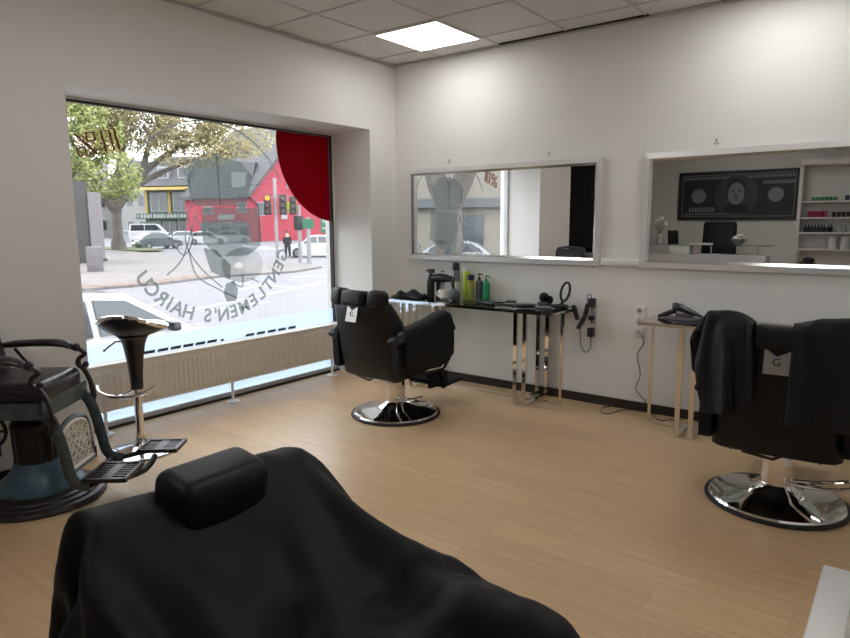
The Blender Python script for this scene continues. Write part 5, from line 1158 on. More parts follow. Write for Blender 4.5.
14,17,-12,57,-10,-22,-17,-1,23,28,-23,-14,14,-20,-25,-16,2,1,-7,-4,2,-5,-5,-15,-6,0,2,-1,6,-6,-17,-8,8,26,21,8,-6,-19,-24,-22,21,11,18,21,15,4,-11,13,8,13,45,-8,-14,-23,-11,16,28,-12,-20,23,-28,-20,-18,0,3,2,-7,-9,-14,-13,-10,-5,3,
4,2,-2,15,0,-8,-6,24,19,13,-4,-20,-29,-11,16,18,19,12,-12,15,-5,22,13,-1,51,-10,-9,-18,-21,4,27,-7,-18,26,-27,-21,-15,3,7,-6,-12,-17,-12,8,-21,8,8,9,2,-5,-20,8,3,0,11,20,13,0,-20,-31,0,21,10,7,-7,13,0,24,21,3,13,44,-21,-10,-9,-21,-12,
24,-3,-15,28,-22,-25,-7,7,-2,-14,-22,-8,17,-1,-24,-8,6,23,3,0,-10,-20,10,-2,6,6,12,13,-20,-28,24,-7,3,4,12,13,18,16,22,15,3,38,-16,-21,-8,-14,-22,12,3,-11,26,-13,-28,2,1,-12,-24,-10,18,10,-8,-23,-21,3,24,-12,-4,17,-5,-5,-18,14,9,-1,
13,-21,2,15,-13,7,13,15,16,15,16,7,7,-5,61,-14,-15,-21,-9,-18,-19,12,-1,25,-10,-23,4,-10,-23,-14,15,11,1,-18,-29,10,-4,-8,21,-4,-5,7,-22,-10,1,19,9,-6,4,9,-6,5,12,15,12,20,-7,0,3,4,5,50,16,-12,-15,-20,-11,-23,-7,11,26,-17,-2,-9,-23,
-17,12,11,-3,-9,-27,13,-18,-6,0,5,10,7,-17,-11,-6,-2,5,14,9,8,6,9,6,12,10,20,-6,7,-10,7,-1,2,26,14,15,-15,-9,-21,-15,-17,9,27,-6,-11,-15,-27,7,5,4,-25,2,6,-18,-7,-4,3,5,3,3,-2,1,-4,-4,3,6,13,14,11,7,8,8,12,0,2,-13,0,6,7,8,-7,3,16,13,
-3,-22,-13,-24,8,26,-10,-11,-25,-12,-1,2,10,1,2,1,-15,-16,7,-1,11,-3,6,3,1,-11,-4,4,9,12,14,10,11,5,8,-1,-3,-2,1,5,6,5,4,-2,-2,-10,-5,5,10,-23,-15,-1,20,-7,-24,-9,3,4,0,11,3,-10,0,-10,-6,8,0,0,0,0,0,0,0,3,4,8,9,6,15,9,9,-12,16,6,-2,
-7,-11,10,1,-1,19,-5,-6,-6,-6,-6,-6,-10,-10,0,0,-2,-1,1,1,4,9,-8,-2,-2,-1,-3,4,2,-1,-17,1,7,7,0,9,-2,8,11,8,11,-5,8,8,7,-1,-6,-7,-6,-4,-7,-7,52,-4,-5,-7,-2,-9,-5,-17,0,0,0,-2,0,1,2,1,0,-1,-1,-1,0,-5,4,3,-1,-15,0,6,4,6,9,-4,9,8,-12,
10,18,12,-5,14,3,-5,-9,-8,-6,-7,-9,56,-5,-5,-5,-5,-5,-21,-4,1,0,0,-1,0,1,0,0,0,0,0,0,-2,-4,9,3,-3,-11,-12,0,4,4,11,10,11,1,-6,-8,5,8,19,7,2,-4,-9,-20,-3,-4,2,65,-5,-7,-2,-7,-19,-8,-3,3,0,0,-1,0,0,1,0,-1,-1,-1,2,-2,1,0,-1,-2,-3,-8,-1,
1,-3,12,13,11,2,-7,-8,-2,-6,-2,2,2,4,11,-22,-9,2,5,84,-6,-5,-4,-17,-11,-6,-1,4,0,-2,1,-1,-1,3,0,-1,0,-2,0,1,0,0,-1,-2,-5,-7,0,-1,-2,10,15,13,1,-6,-5,-5,-5,5,-5,-3,-2,-3,-5,-2,-1,-1,91,-6,-6,-10,-17,-9,-1,0,4,-2,-1,2,-1,-2,-1,3,1,-3,
0,1,-1,-2,-6,3,-1,-10,1,7,-4,1,9,11,15,-4,-2,-5,-6,-5,-2,3,-4,-3,-3,-5,-6,1,2,89,-5,-21,-3,-10,-9,0,1,3,-3,1,2,-1,-2,-1,-1,3,-2,2,-3,0,-1,-1,-8,3,-5,4,-2,0,3,6,10,10,3,-3,-4,-6,-6,-2,0,1,-3,3,-4,-5,-1,0,82,-12,-17,0,-10,-9,1,2,2,-2,
0,2,-1,0,-1,0,0,0,1,-5,-1,1,0,-3,-6,0,3,-3,0,4,5,10,6,7,1,-4,-18,6,-1,-1,1,-1,-2,4,-6,-4,-5,60,2,-17,7,-21,4,1,1,3,-2,1,0,0,0,0,0,0,-1,-4,-1,0,0,-1,-9,2,-4,8,2,1,3,5,10,4,-3,-4,-4,0,1,0,-4,2,-1,-3,-3,1,-5,-5,55,-7,-7,-14,5,3,3,0,1,
-1,1,1,0,0,0,-1,0,0,-3,-1,-1,-1,-8,3,3,-3,3,8,2,2,4,6,4,-3,-7,-2,-1,0,0,-2,-6,4,-1,-1,-2,-2,-3,47,-3,-22,0,2,7,2,1,-1,1,1,0,1,0,0,0,1,0,-6,1,0,-6,0,2,-2,0,0,4,5,5,3,0,5,-1,-4,-2,-1,3,2,-2,-4,-3,1,-1,-2,-1,-2,30,-2,-17,6,3,4,5,0,0,1,
2,-1,0,1,1,0,1,0,-3,-3,-3,-1,-2,-1,1,0,0,4,5,5,6,2,-4,0,4,-4,0,4,3,-1,-4,-5,-4,-2,-1,-2,-2,-3,22,-10,9,3,3,5,2,-1,2,1,-2,1,1,0,0,-3,-3,0,0,-1,-1,-1,2,-3,-3,7,3,3,11,7,2,-2,-5,2,-4,-1,3,2,-1,-5,-7,-7,4,2,0,-2,-19,22,-1,9,5,3,4,2,0,1,
2,-3,2,1,-1,0,-2,-1,-1,2,-1,1,0,0,3,-5,4,-4,7,11,8,2,-3,-6,0,-4,-1,5,-5,-6,-12,-2,8,-3,2,3,9,-32,8,6,17,6,4,3,4,0,1,1,-1,0,1,1,1,-1,-2,1,0,0,1,0,-1,-2,-1,-2,-1,7,9,8,4,-3,-5,0,-7,-27,11,-1,-5,-2,7,-3,2,3,4,3,-26,11,7,7,15,6,3,3,2,0,
0,-1,0,1,2,-1,0,-1,0,0,-1,2,0,-2,-1,-1,-1,-3,3,6,9,6,-13,10,-22,-19,-7,1,4,1,2,2,8,4,4,2,3,-26,11,8,8,8,12,5,2,2,0,0,-1,0,1,1,-1,-1,-4,3,3,2,0,-12,11,-2,0,-2,-1,0,2,4,8,-9,1,-18,-19,-8,1,5,5,7,0,-9,0,4,9,13,-23,10,8,9,7,9,9,3,1,0,0,
0,-2,-3,-2,4,-1,0,-1,5,-5,-2,6,3,0,-2,-1,-1,-1,1,5,-1,-4,-12,-2,-15,-10,2,7,6,-3,0,-1,0,4,8,2,-15,9,7,10,9,8,8,5,2,0,0,-1,-6,2,0,-2,-2,0,2,2,-2,1,5,0,1,0,-1,-1,0,-2,0,-2,-5,-7,-5,-8,-5,2,1,3,3,2,-1,-2,2,4,4,-22,8,11,11,9,-15,12,20,
-10,-19,22,17,-5,-12,-1,2,4,3,2,0,0,1,7,0,0,0,0,0,0,0,1,-2,-4,-8,-5,-7,-12,1,3,2,3,2,-1,-1,-2,-8,-6,-7,-5,2,5,9,15,12,14,-23,-14,27,17,8,-9,-13,-2,3,4,6,-1,16,1,7,1,5,0,0,-3,-3,0,0,-3,-2,-7,-8,-6,-14,6,0,-4,-6,-16,1,-9,-17,-3,-6,16,
2,-3,17,14,7,23,-11,-24,-7,25,19,9,7,-11,-14,-1,1,4,7,20,15,0,7,-8,-12,5,3,5,-2,3,-2,-1,-4,-6,-10,-14,3,-13,-15,-14,-13,-11,-14,-14,-8,1,26,13,17,10,3,20,10,-18,-23,2,18,21,11,8,6,-13,-11,-2,3,11,21,15,13,-3,-5,-7,7,6,2,-7,3,-16,2,
0,-1,-8,-14,8,-11,-17,-19,-17,-16,-17,-17,-13,-6,50,4,15,6,14,20,-5,-24,-16,8,10,26,12,4,12,5,-13,-7,4,13,22,11,12,-7,4,3,-6,-7,16,1,-6,-24,-12,-3,15,3,-14,7,-12,-18,-22,-19,-16,-1,-12,-13,-8,24,8,13,10,20,7,-13,-23,-10,12,5,28,15,
1,1,16,9,-10,3,14,19,15,5,-7,-8,-6,-4,8,10,3,-7,-19,-26,-8,7,27,7,-18,-4,-18,-21,-23,-16,-8,1,-12,-15,20,13,13,13,16,-3,-18,-21,-2,17,-1,24,22,0,5,-5,17,13,2,4,17,13,3,-6,-10,-19,1,4,3,8,-5,-23,-4,-23,-2,21,28,4,-13,-17,-22,-22,-8,
-20,-6,-1,-10,13,12,10,21,-12,7,-20,-16,4,20,-4,17,26,6,3,-2,-3,16,1,0,14,11,2,-12,4,-26,-7,12,9,4,-5,-7,-5,-26,-6,11,27,29,-6,-15,-20,-21,-19,-8,-14,-6,-1,6,9,20,2,-18,12,-14,-16,10,21,-5,9,29,-1,9,-6,0,13,-7,-15,8,10,7,17,-14,-26,
-11,4,13,15,5,-3,-2,-25,-13,8,29,29,14,-8,-18,-21,-20,-14,-12,-12,-6,3,17,11,-14,-16,15,-11,-11,21,15,-5,4,29,7,-7,1,9,-6,-23,-9,17,22,14,0,-19,-20,-10,2,13,15,17,3,-19,-1,-21,0,26,28,27,5,-13,-21,-22,-17,-14,-12,-13,0,19,-11,-16,-13,
14,-17,17,21,9,3,-9,28,11,-9,6,-15,-13,-12,1,19,22,21,-9,-14,-14,-8,0,14,11,22,6,-14,-25,-1,-12,18,29,30,16,-5,-22,-22,-21,-8,-8,-14,-5,-12,-7,-17,-10,4,11,24,16,2,9,-14,18,18,-1,-13,-7,-8,-5,4,19,25,9,0,-14,-10,-10,-3,6,12,23,7,-10,
-24,-25,-1,7,28,28,24,6,-16,-25,-16,-21,-11,6,-27,-17,-12,-12,-5,7,22,24,14,-5,18,-7,-11,27,10,-8,-5,-5,0,3,17,10,9,3,-7,-13,-14,-9,1,17,17,9,-8,-22,-28,-8,0,24,27,27,16,0,-24,-11,-20,-24,-7,-22,-16,-14,-9,-4,17,23,5,24,-4,22,-14,-21,
32,13,10,-2,-4,-4,-2,2,7,7,2,-7,-13,-18,3,-8,15,17,10,-3,-18,-28,-4,-14,18,28,28,24,10,-10,-13,-19,-23,-22,-26,-13,-12,-10,0,21,12,5,8,20,22,-25,-21,28,18,11,0,-3,2,-23,6,-6,3,1,-5,-10,3,5,-20,18,12,12,3,-13,-26,-6,-15,10,29,28,28,
18,2,-19,-16,-19,-24,561,15,12,7,6,7,2,0,0,0,4,4,-1,-13,-13,-12,-12,-12,-11,-10,-10,-9,-6,-6,-6,-5,-3,-5,-8,-8,-7,-6,-4,-2,-3,-4,-10,-14,-11,-4,2,-12,-14,-20,-23,-25,-25,299,14,13,9,6,7,3,0,0,-1,4,4,-2,-14,-14,-13,-13,-10,-11,-10,-6,
-10,-10,-7,-3,-2,-1,-9,-8,-7,-7,-5,-5,-2,-1,-3,-8,-10,-10,-5,-10,-13,-18,-23,-23,-22,-21,300,14,14,10,7,7,4,0,0,-1,4,4,-5,-14,-14,-14,-12,-10,-11,-10,-5,-10,-10,-6,-4,-1,-1,-8,-9,-3,-5,-5,-5,-3,0,-2,-6,-10,-9,-11,-17,-16,-23,-23,-22,
-23,-19,306,14,14,12,9,6,5,-1,1,-1,3,4,-7,-13,-16,-14,-10,-10,-10,-8,-3,-8,-9,-8,-5,-1,-4,-4,-6,-6,-4,-5,-6,-4,-2,-2,-6,-10,-13,-14,-15,-24,-28,-18,-21,-22,-19,308,18,15,13,9,7,5,-1,0,0,3,4,-6,-14,-14,-13,-11,-11,-7,-8,1,-4,-11,-10,
-7,-6,-3,-3,-6,-7,-5,-5,-7,-6,-2,-2,-5,-12,-14,-14,-23,-22,-28,-26,-18,-14,-21,309,20,17,14,11,7,6,0,-2,1,4,5,-5,-13,-15,-12,-11,-10,-9,-6,-15,-8,-4,-3,-6,-6,-9,1,-4,-7,-4,-5,-7,-7,-5,-2,0,-16,-14,-25,-22,-21,-22,-21,-21,-19,-23,313,
19,20,16,12,9,6,0,-1,-1,3,8,-4,-13,-15,-15,-11,-10,-11,-13,-11,-6,-3,-2,-2,-7,-3,-10,-4,1,-6,-4,-7,-7,-5,1,-8,-18,-22,-23,-23,-25,-15,-23,-19,-19,-20,310,20,20,18,15,10,7,0,-1,-2,3,7,-4,-14,-17,-12,-11,-10,-11,-16,-2,-11,-6,-6,0,0,
4,-8,-8,-4,-7,-5,-6,-9,-4,1,-13,-21,-19,-24,-27,-21,-20,-18,-19,-16,-22,310,18,20,19,18,12,8,0,0,-3,3,7,-9,-16,-13,-11,-10,-10,-20,-9,2,-9,-8,-5,-1,-3,-9,9,-9,-5,-6,-10,-7,-2,-4,-3,-18,-18,-20,-24,-25,-23,-20,-20,-18,-27,-27,326,19,
17,20,19,17,9,2,-1,-3,3,3,-12,-13,-11,-11,-10,-24,-14,-3,-2,-2,-8,-4,-6,-6,-2,-1,0,-1,-2,-7,-9,-3,-7,-13,-20,-15,-20,-23,-26,-25,-21,-24,-29,-28,-28,346,19,18,17,20,19,9,6,1,-4,3,-1,-13,-10,-11,-10,-27,-14,-9,0,-3,-10,1,-4,-5,-7,1,
-2,2,0,-4,-3,-10,-8,-12,-18,-16,-20,-22,-24,-28,-24,-25,-28,-28,-29,-27,356,23,18,18,18,20,14,6,2,-3,1,-7,-7,-10,-9,-22,-20,-7,-9,-8,-9,8,3,-3,-8,-8,-5,0,1,-1,-3,-7,-8,-10,-13,-15,-24,-28,-21,-27,-24,-27,-27,-24,-28,-29,-28,363,22,
23,18,19,18,18,10,3,-4,-4,-3,-5,-10,-15,-16,-17,-13,-5,-26,8,8,2,-4,-9,-6,-5,-5,-19,-6,2,3,3,-12,-15,-20,-28,-25,-26,-25,-28,-29,-22,-26,-28,-29,-29,371,23,23,24,18,18,19,15,4,-4,-3,-3,-8,-8,-14,-16,-17,-39,-10,-13,-6,-9,16,-14,1,-18,
0,6,2,3,3,-5,-2,-10,-17,-25,-28,-28,-24,-26,-25,-28,-28,-28,-27,-28,-28,368,26,26,26,23,23,17,18,8,-4,-4,-5,-7,-18,-22,-32,-15,-31,-34,-18,-6,0,19,-6,-14,-17,-11,-1,9,12,28,2,-8,-10,-27,-9,-27,-31,-28,-23,-27,-29,-29,-24,-26,-28,-28,
368,27,26,27,27,26,23,16,13,-3,-2,-17,-26,-26,-26,-28,-20,-39,-33,-21,2,5,16,4,-12,16,2,5,0,-2,2,9,-23,2,-21,-21,-28,-31,-13,-24,-26,-28,-29,-28,-27,-27,-27,361,27,27,26,28,21,24,1,26,-4,-3,-16,-22,-29,-28,-31,-31,-32,-32,-19,5,21,
-2,6,4,-14,15,10,2,-1,-3,-10,11,-22,-25,-20,-18,-24,-29,-16,-22,-27,-28,-29,-26,-23,-24,359,27,27,26,22,27,-3,27,20,-4,-4,-14,-21,-26,-25,-27,-29,-33,-32,-20,9,20,-12,-6,-6,-7,-4,8,4,0,0,26,4,-24,-29,-26,-23,-23,-20,-22,-23,-26,-30,
-26,-28,-24,-23,377,27,24,26,27,-3,27,15,25,-3,-4,-16,-21,-20,-25,-22,-25,-27,-30,-23,10,10,1,-1,-7,-14,-25,6,0,-10,21,19,2,-23,-28,-28,-29,-26,-23,-20,-23,-28,-29,-24,-28,-26,-22,397,24,27,28,0,26,11,20,27,-3,-12,-4,-25,-27,-13,-17,
-21,-27,-29,-21,-2,1,3,0,-8,-20,-23,17,-16,-13,13,22,7,-23,-32,-21,-29,-26,-16,-25,-25,-27,-30,-28,-15,-26,-27,413,23,23,12,20,6,20,21,28,-12,-8,2,-21,-31,-25,-12,-17,-30,-26,-19,-11,-6,-4,2,-6,-22,18,-10,-25,-12,24,2,16,-23,-29,-17,
-27,-27,-21,-16,-24,-26,-27,-26,-28,-21,-28,430,22,16,16,19,-6,22,24,27,-2,-20,3,-20,-33,-25,-22,-15,-28,-16,-36,-15,-8,0,-8,-1,18,3,-27,-23,-9,18,28,-11,-7,-29,-19,-28,-27,-24,-20,-19,-16,-27,-29,-26,-25,-28,444,25,-1,28,9,-11,25,
24,28,2,-23,-2,-22,-33,-25,-22,-22,-12,-30,-41,-17,-9,2,12,14,0,1,-28,-21,-8,13,28,14,-26,-28,-29,-21,-23,-27,-14,-18,-20,-27,-26,-29,-28,-24,467,-3,12,19,-14,12,21,27,25,7,-26,-8,-23,-32,-25,-19,-18,-13,-41,-36,-13,-5,10,20,5,11,-22,
-21,-17,-9,6,25,9,-9,-25,-29,-28,-27,-28,-23,-13,-17,-25,-29,-29,-29,-27,490,3,-25,21,5,9,17,28,16,17,-26,-13,-21,-31,-24,-16,-20,-13,-37,-28,-10,-1,16,6,5,15,-14,-26,-22,-15,-2,17,8,-3,-20,-30,-28,-28,-29,-24,-25,-11,-22,-29,-32,-31,
-22,484,10,-5,2,19,2,14,27,22,12,-25,-8,-22,-32,-23,-16,-22,-20,-11,-27,-10,2,1,2,15,9,-9,-23,-27,-24,-10,2,9,1,-13,-29,-32,-23,-29,-25,-25,-22,-18,-27,-31,-31,-21,471,27,-19,16,23,11,7,23,26,11,-25,-1,-21,-33,-23,-20,-20,-17,-16,-14,
-8,-9,-4,9,8,5,-4,-25,-31,-16,-21,-1,-10,1,2,-26,-33,-17,-29,-26,-24,-23,-22,-25,-28,-30,-20,464,15,-10,22,26,17,8,20,26,10,-23,4,-21,-34,-24,-18,-13,-15,-19,-22,-11,-17,-9,13,-5,1,12,-26,-11,-27,-22,-10,0,14,-18,-27,-30,-13,-29,-26,
-22,-20,-21,-27,-28,-29,-23,440,15,2,26,27,24,12,16,25,10,-21,5,-25,-34,-19,-18,-16,-20,-26,-19,-4,-26,-13,4,19,8,-10,3,-22,-28,-23,-12,3,15,-26,-28,-23,-11,-27,-23,-17,-23,-28,-23,-27,-29,-26,419,8,26,17,28,27,19,14,23,10,-15,-4,-30,
-22,-23,-21,-24,-25,-20,-17,0,-28,-16,0,13,17,14,-2,-21,-25,-22,-15,2,5,-31,-7,-6,-27,-27,-24,-24,-28,-23,-25,-27,-29,-30,402,14,27,26,20,28,25,17,19,2,0,-18,-20,-26,-27,-31,-23,-17,-18,-15,3,-28,-14,-1,13,19,13,9,-13,-23,-23,-17,9,
-28,2,-5,-20,-28,-29,-27,-26,-25,-28,-28,-28,-29,-30,387,20,26,27,27,23,27,22,8,2,2,-11,-20,-30,-29,-25,-17,-9,-21,-19,-8,-10,-2,-15,13,15,19,9,-7,-20,-22,-21,-4,-25,-14,8,-20,-28,-31,-29,-27,-29,-28,-29,-27,-28,-29,376,23,27,26,27,
27,25,25,8,4,3,-7,-16,-22,-25,-28,-18,-15,-11,-17,0,-8,-24,-4,5,14,15,8,-5,-18,-27,-10,-10,-13,-25,-14,-11,-29,-31,-28,-23,-28,-30,-28,-28,-27,-28,362,27,27,25,26,26,26,26,19,4,5,-20,-22,-13,-15,-15,-18,-15,-15,-13,-2,-13,-29,-1,1,
7,9,6,-3,-24,4,-7,-6,-18,-23,-25,-29,-24,-26,-27,-27,-24,-30,-27,-29,-26,-28,353,27,25,25,26,23,24,19,12,5,2,-2,-16,-31,-15,-13,-11,-9,-8,-4,-9,-14,-30,-14,-6,3,8,7,0,-10,13,-6,-5,-17,-27,-28,-39,-19,-18,-27,-28,-28,-28,-29,-29,-27,
-27,349,27,27,27,25,21,9,20,5,6,3,-1,-8,-21,-32,-16,-13,-10,-8,-5,6,-15,-15,-29,16,5,-2,0,-2,1,4,-5,-3,-18,-23,-30,-16,-30,-26,-28,-28,-23,-28,-29,-27,-27,-27,337,27,27,23,18,18,16,7,5,7,1,-1,-7,-13,-26,-30,-16,-12,-9,-4,10,5,-23,-18,
-4,4,-2,1,5,-3,3,-3,-5,-13,-22,-26,-28,-7,-25,-24,-26,-25,-26,-28,-27,-28,-27,328,24,17,19,17,20,10,5,5,8,0,-1,-7,-13,-15,-30,-24,-14,-9,-1,10,5,7,-2,-7,-20,5,-5,-8,-14,1,-9,-4,-9,-16,-25,-27,-2,-21,-23,-24,-23,-22,-23,-24,-26,-26,
306,17,18,18,21,15,7,4,6,9,-2,0,-7,-12,-14,-15,-28,-19,-8,0,9,-4,4,-5,-1,-6,-9,-10,-2,-6,-8,-12,-3,-9,-9,-18,-26,-5,-22,-23,-23,-23,-23,-21,-21,-22,-25,291,17,19,22,19,9,5,5,6,10,-4,2,-4,-14,-13,-14,-14,-22,-11,3,-2,-2,-4,-4,-5,-4,
-6,-5,-6,-5,-9,-9,-7,-9,-10,-10,-16,-19,-21,-23,-25,-18,-23,-22,-21,-21,-22,286,18,22,22,12,7,5,5,7,11,-6,3,-2,-13,-12,-16,-14,-13,-11,-6,-3,-4,-4,-4,-5,-2,-10,-6,-4,-8,-9,-6,-11,-11,-10,-10,-8,-17,-21,-22,-21,-21,-22,-19,-21,-21,-21,
282,22,23,16,9,4,5,5,9,11,-6,1,2,-12,-12,-16,-17,-14,-11,-7,-3,-3,-4,0,-13,-2,-8,-12,-6,-5,-6,-9,-10,-9,-10,-7,-8,-10,-19,-21,-21,-21,-21,-19,-26,-23,-20,288,23,19,10,8,3,6,6,10,11,-6,-2,3,-12,-13,-16,-17,-16,-13,-1,1,-3,-8,-8,-9,-2,
-6,-7,-8,-9,-6,-7,-8,-10,-10,-8,-8,-9,-14,-20,-21,-20,-22,-23,-25,-26,-23,300,22,12,8,9,2,6,7,14,8,-7,-3,2,-10,-16,-16,-15,-19,-6,-8,-3,-1,-3,-8,-5,-6,-5,-7,-9,-9,-6,-8,-10,-10,-11,-10,-9,-9,-10,-15,-17,-20,-21,-21,-22,-27,-26,303,
16,7,9,8,2,8,10,13,5,-2,-10,1,-9,-15,-15,-12,-14,-14,-10,-2,-1,-1,-11,-8,-5,-6,-7,-7,-12,-7,-8,-10,-11,-10,-10,-8,-9,-7,-10,-14,-19,-20,-20,-21,-17,-20,287,7,7,8,8,8,8,14,7,2,1,-12,-1,-8,-12,-16,-13,-14,-12,-7,-3,0,-13,-11,-9,-4,-5,
-7,-9,-10,-6,-8,-9,-9,-9,-10,-9,-8,-8,-9,-13,-19,-21,-20,-19,-18,-17,282,8,7,8,7,8,11,14,6,-1,4,-7,-8,-6,-10,-14,-13,-12,-7,-7,-7,-13,-14,-10,-7,-5,-4,-6,-8,-8,-7,-8,-9,-10,-9,-12,-9,-10,-8,-10,-13,-17,-22,-17,-19,-15,-16,280,7,7,8,
8,9,15,9,3,-1,6,-8,-3,-10,-9,-9,-10,-11,-11,-9,-10,-13,-12,-11,-7,-5,-3,-11,-7,-10,-8,-8,-10,-10,-10,-13,-8,-9,-8,-9,-11,-15,-18,-18,-17,-15,-16,274,8,7,8,8,18,7,8,18,-17,6,-5,-4,-9,-10,-10,-10,-11,-11,-5,-14,-6,-8,-9,-9,-10,-14,-13,
-6,-10,-7,-7,-9,-10,-9,-12,-8,-8,-8,-8,-9,-13,-17,-18,-18,-18,-19,]),
'cape2L': (16, 42, [
3363,20,20,20,18,11,6,7,20,2,6,10,17,16,21,22,21,-242,21,19,20,19,13,7,5,19,3,7,12,16,17,21,21,21,-246,21,20,20,19,15,8,5,15,7,7,12,17,16,21,21,22,-251,20,21,20,19,17,10,5,12,14,4,12,16,16,21,22,21,-256,21,21,20,20,17,13,7,7,18,3,12,
16,16,22,21,21,-260,21,21,20,20,18,14,8,5,20,5,12,15,17,21,21,21,-264,21,21,20,20,19,15,9,4,21,6,13,14,18,20,21,21,-268,21,20,21,20,19,17,10,3,21,9,12,15,18,18,21,21,-270,20,20,21,20,19,18,12,3,20,11,12,15,20,17,20,21,-273,19,20,21,
20,19,18,14,5,18,13,12,16,20,17,18,22,-275,17,20,20,21,18,19,16,6,17,16,11,16,21,17,17,21,-275,15,19,20,21,18,18,18,11,12,19,12,16,21,17,15,22,-275,12,18,21,20,19,16,19,14,11,20,13,17,21,17,14,21,-270,7,15,21,20,20,15,19,16,11,20,15,
18,21,17,12,22,-263,0,13,19,20,21,14,18,18,11,21,17,19,21,17,11,21,-251,-7,7,17,21,20,15,16,19,13,21,20,19,21,18,8,21,-234,-15,-1,14,20,20,19,12,18,17,21,20,21,21,18,6,21,-221,-13,-11,7,19,20,21,12,17,19,21,21,21,21,19,5,21,-206,-16,
-13,-4,17,20,20,15,16,20,21,21,21,22,19,5,20,-189,-16,-15,-16,12,20,20,20,13,20,22,21,21,22,20,4,22,-175,-16,-14,-15,-8,18,21,19,18,20,21,21,21,22,12,15,21,-178,-4,-9,-17,-13,6,20,21,22,19,21,21,20,18,16,17,21,-193,-3,-2,-3,-4,-15,
21,22,21,21,21,21,21,20,19,19,6,-204,-3,-5,-4,-4,6,21,21,21,21,21,21,21,18,18,19,21,-236,-3,-4,-5,7,21,18,21,22,21,17,20,21,21,18,21,6,-241,-6,-3,7,20,18,18,21,22,14,18,21,21,21,21,20,16,-271,-3,8,17,20,16,20,20,14,16,19,21,21,20,21,
20,10,-278,8,15,21,18,15,21,21,10,12,19,21,21,21,20,18,21,-288,11,21,19,18,16,21,20,10,7,20,19,21,21,20,20,17,-287,21,18,19,18,17,21,17,8,6,21,17,21,20,21,20,17,-279,19,18,19,17,19,21,13,7,6,16,20,20,21,21,20,19,-275,18,18,19,18,20,
18,10,4,14,21,8,21,21,20,21,20,-272,19,18,20,19,19,13,5,19,11,21,1,20,21,20,21,20,-268,19,19,19,19,18,11,9,20,13,20,-5,20,20,20,20,21,-265,20,20,19,18,16,8,16,21,16,17,-7,13,21,20,21,21,-262,20,20,19,18,14,11,18,21,13,17,1,2,20,21,
20,21,-259,21,20,19,18,12,14,20,20,12,18,-3,2,19,20,21,20,-257,21,21,19,19,12,17,19,20,11,18,-1,-3,17,21,20,20,-254,21,20,21,19,18,16,20,17,10,18,-2,-5,15,20,20,20,-252,21,20,18,15,20,20,19,20,17,13,-2,-6,14,17,20,20,-250,20,19,17,
15,19,19,20,18,20,16,0,-7,14,16,18,20,-236,6,16,19,14,18,20,19,20,15,20,-5,3,14,15,17,19,-222,7,7,11,15,17,19,21,19,17,11,5,12,11,13,15,15,-1654,-3,-6,-7,-10,-17,-20,-20,-5,21,20,19,-13,-14,-2,2,3,53,-2,-7,-7,-7,-16,-20,-20,-9,21,20,
18,-14,-13,-2,2,2,54,-1,-4,-7,-8,-14,-20,-20,-14,21,20,17,-13,-14,-1,2,2,54,-1,-3,-6,-7,-13,-18,-20,-17,16,21,18,-15,-13,-1,3,2,55,-2,-2,-5,-7,-11,-17,-19,-19,11,21,18,-15,-13,0,2,3,55,-2,-2,-3,-7,-10,-15,-19,-20,7,21,17,-15,-13,2,
2,2,56,-3,-1,-2,-7,-9,-13,-19,-21,3,20,18,-16,-12,9,1,-4,58,-5,-1,-1,-5,-9,-12,-18,-21,-2,20,17,-16,-10,12,-3,-5,61,-7,-2,2,-5,-9,-11,-17,-20,-7,19,17,-15,-8,12,-8,-2,64,-9,-4,4,-3,-11,-9,-15,-20,-11,17,17,-14,-7,13,-10,-2,68,-12,-5,
4,-1,-11,-9,-13,-19,-14,14,18,-15,-4,13,-13,-1,73,-14,-8,4,1,-11,-10,-9,-18,-17,10,18,-14,-2,13,-15,-1,80,-17,-11,0,5,-8,-13,-8,-16,-18,7,17,-13,0,13,-16,-2,87,-19,-14,-3,6,-4,-15,-9,-13,-18,4,15,-11,1,13,-18,-2,95,-20,-17,-8,6,0,-15,
-11,-11,-17,1,13,-10,3,13,-19,-3,101,-19,-19,-11,0,6,-14,-13,-9,-16,0,8,-8,5,12,-19,-4,100,-10,-20,-16,-3,7,-8,-16,-12,-11,4,-6,0,5,11,-20,-4,85,7,-15,-19,-8,6,-2,-16,-13,-9,1,-1,-3,3,10,-20,-5,74,3,5,-19,-13,0,7,-14,-14,-7,-2,-2,-2,
3,9,-20,-8,69,-2,2,2,-17,-5,6,-3,-17,-4,-2,-1,-1,1,3,-21,-1,56,-1,9,3,-15,-11,3,-10,10,-6,-3,-1,2,1,-15,2,-1,55,-8,-10,-4,7,-18,-5,2,5,8,-5,0,5,-10,1,1,-1,50,-8,-7,-8,-13,-6,2,2,2,2,2,3,2,-1,-1,0,0,16,-5,-2,-2,-8,11,2,2,2,3,1,2,1,-3,
-2,-1,5,-8,-9,-3,1,13,2,10,2,0,-1,12,-1,0,3,-2,0,-8,-31,0,7,12,-5,11,8,-4,2,13,10,1,2,2,2,-2,-6,-49,8,13,-11,7,13,6,-6,13,13,10,3,2,1,1,-2,-13,-45,13,-14,3,11,13,2,-1,16,15,9,3,0,-1,-1,-8,4,-45,-17,-1,10,10,13,-2,7,16,17,6,-5,2,-2,
3,-5,-9,-56,-5,9,10,10,12,0,10,17,17,1,-11,2,-1,5,-1,-10,-70,9,10,9,11,9,3,14,17,17,-12,-6,0,0,3,4,-7,-71,10,10,8,11,5,9,16,17,14,-7,-15,0,-1,2,5,-2,-70,9,9,8,8,9,13,17,8,17,-2,-17,-3,2,-3,0,4,-67,8,9,8,9,11,14,16,5,15,3,-16,-4,-5,
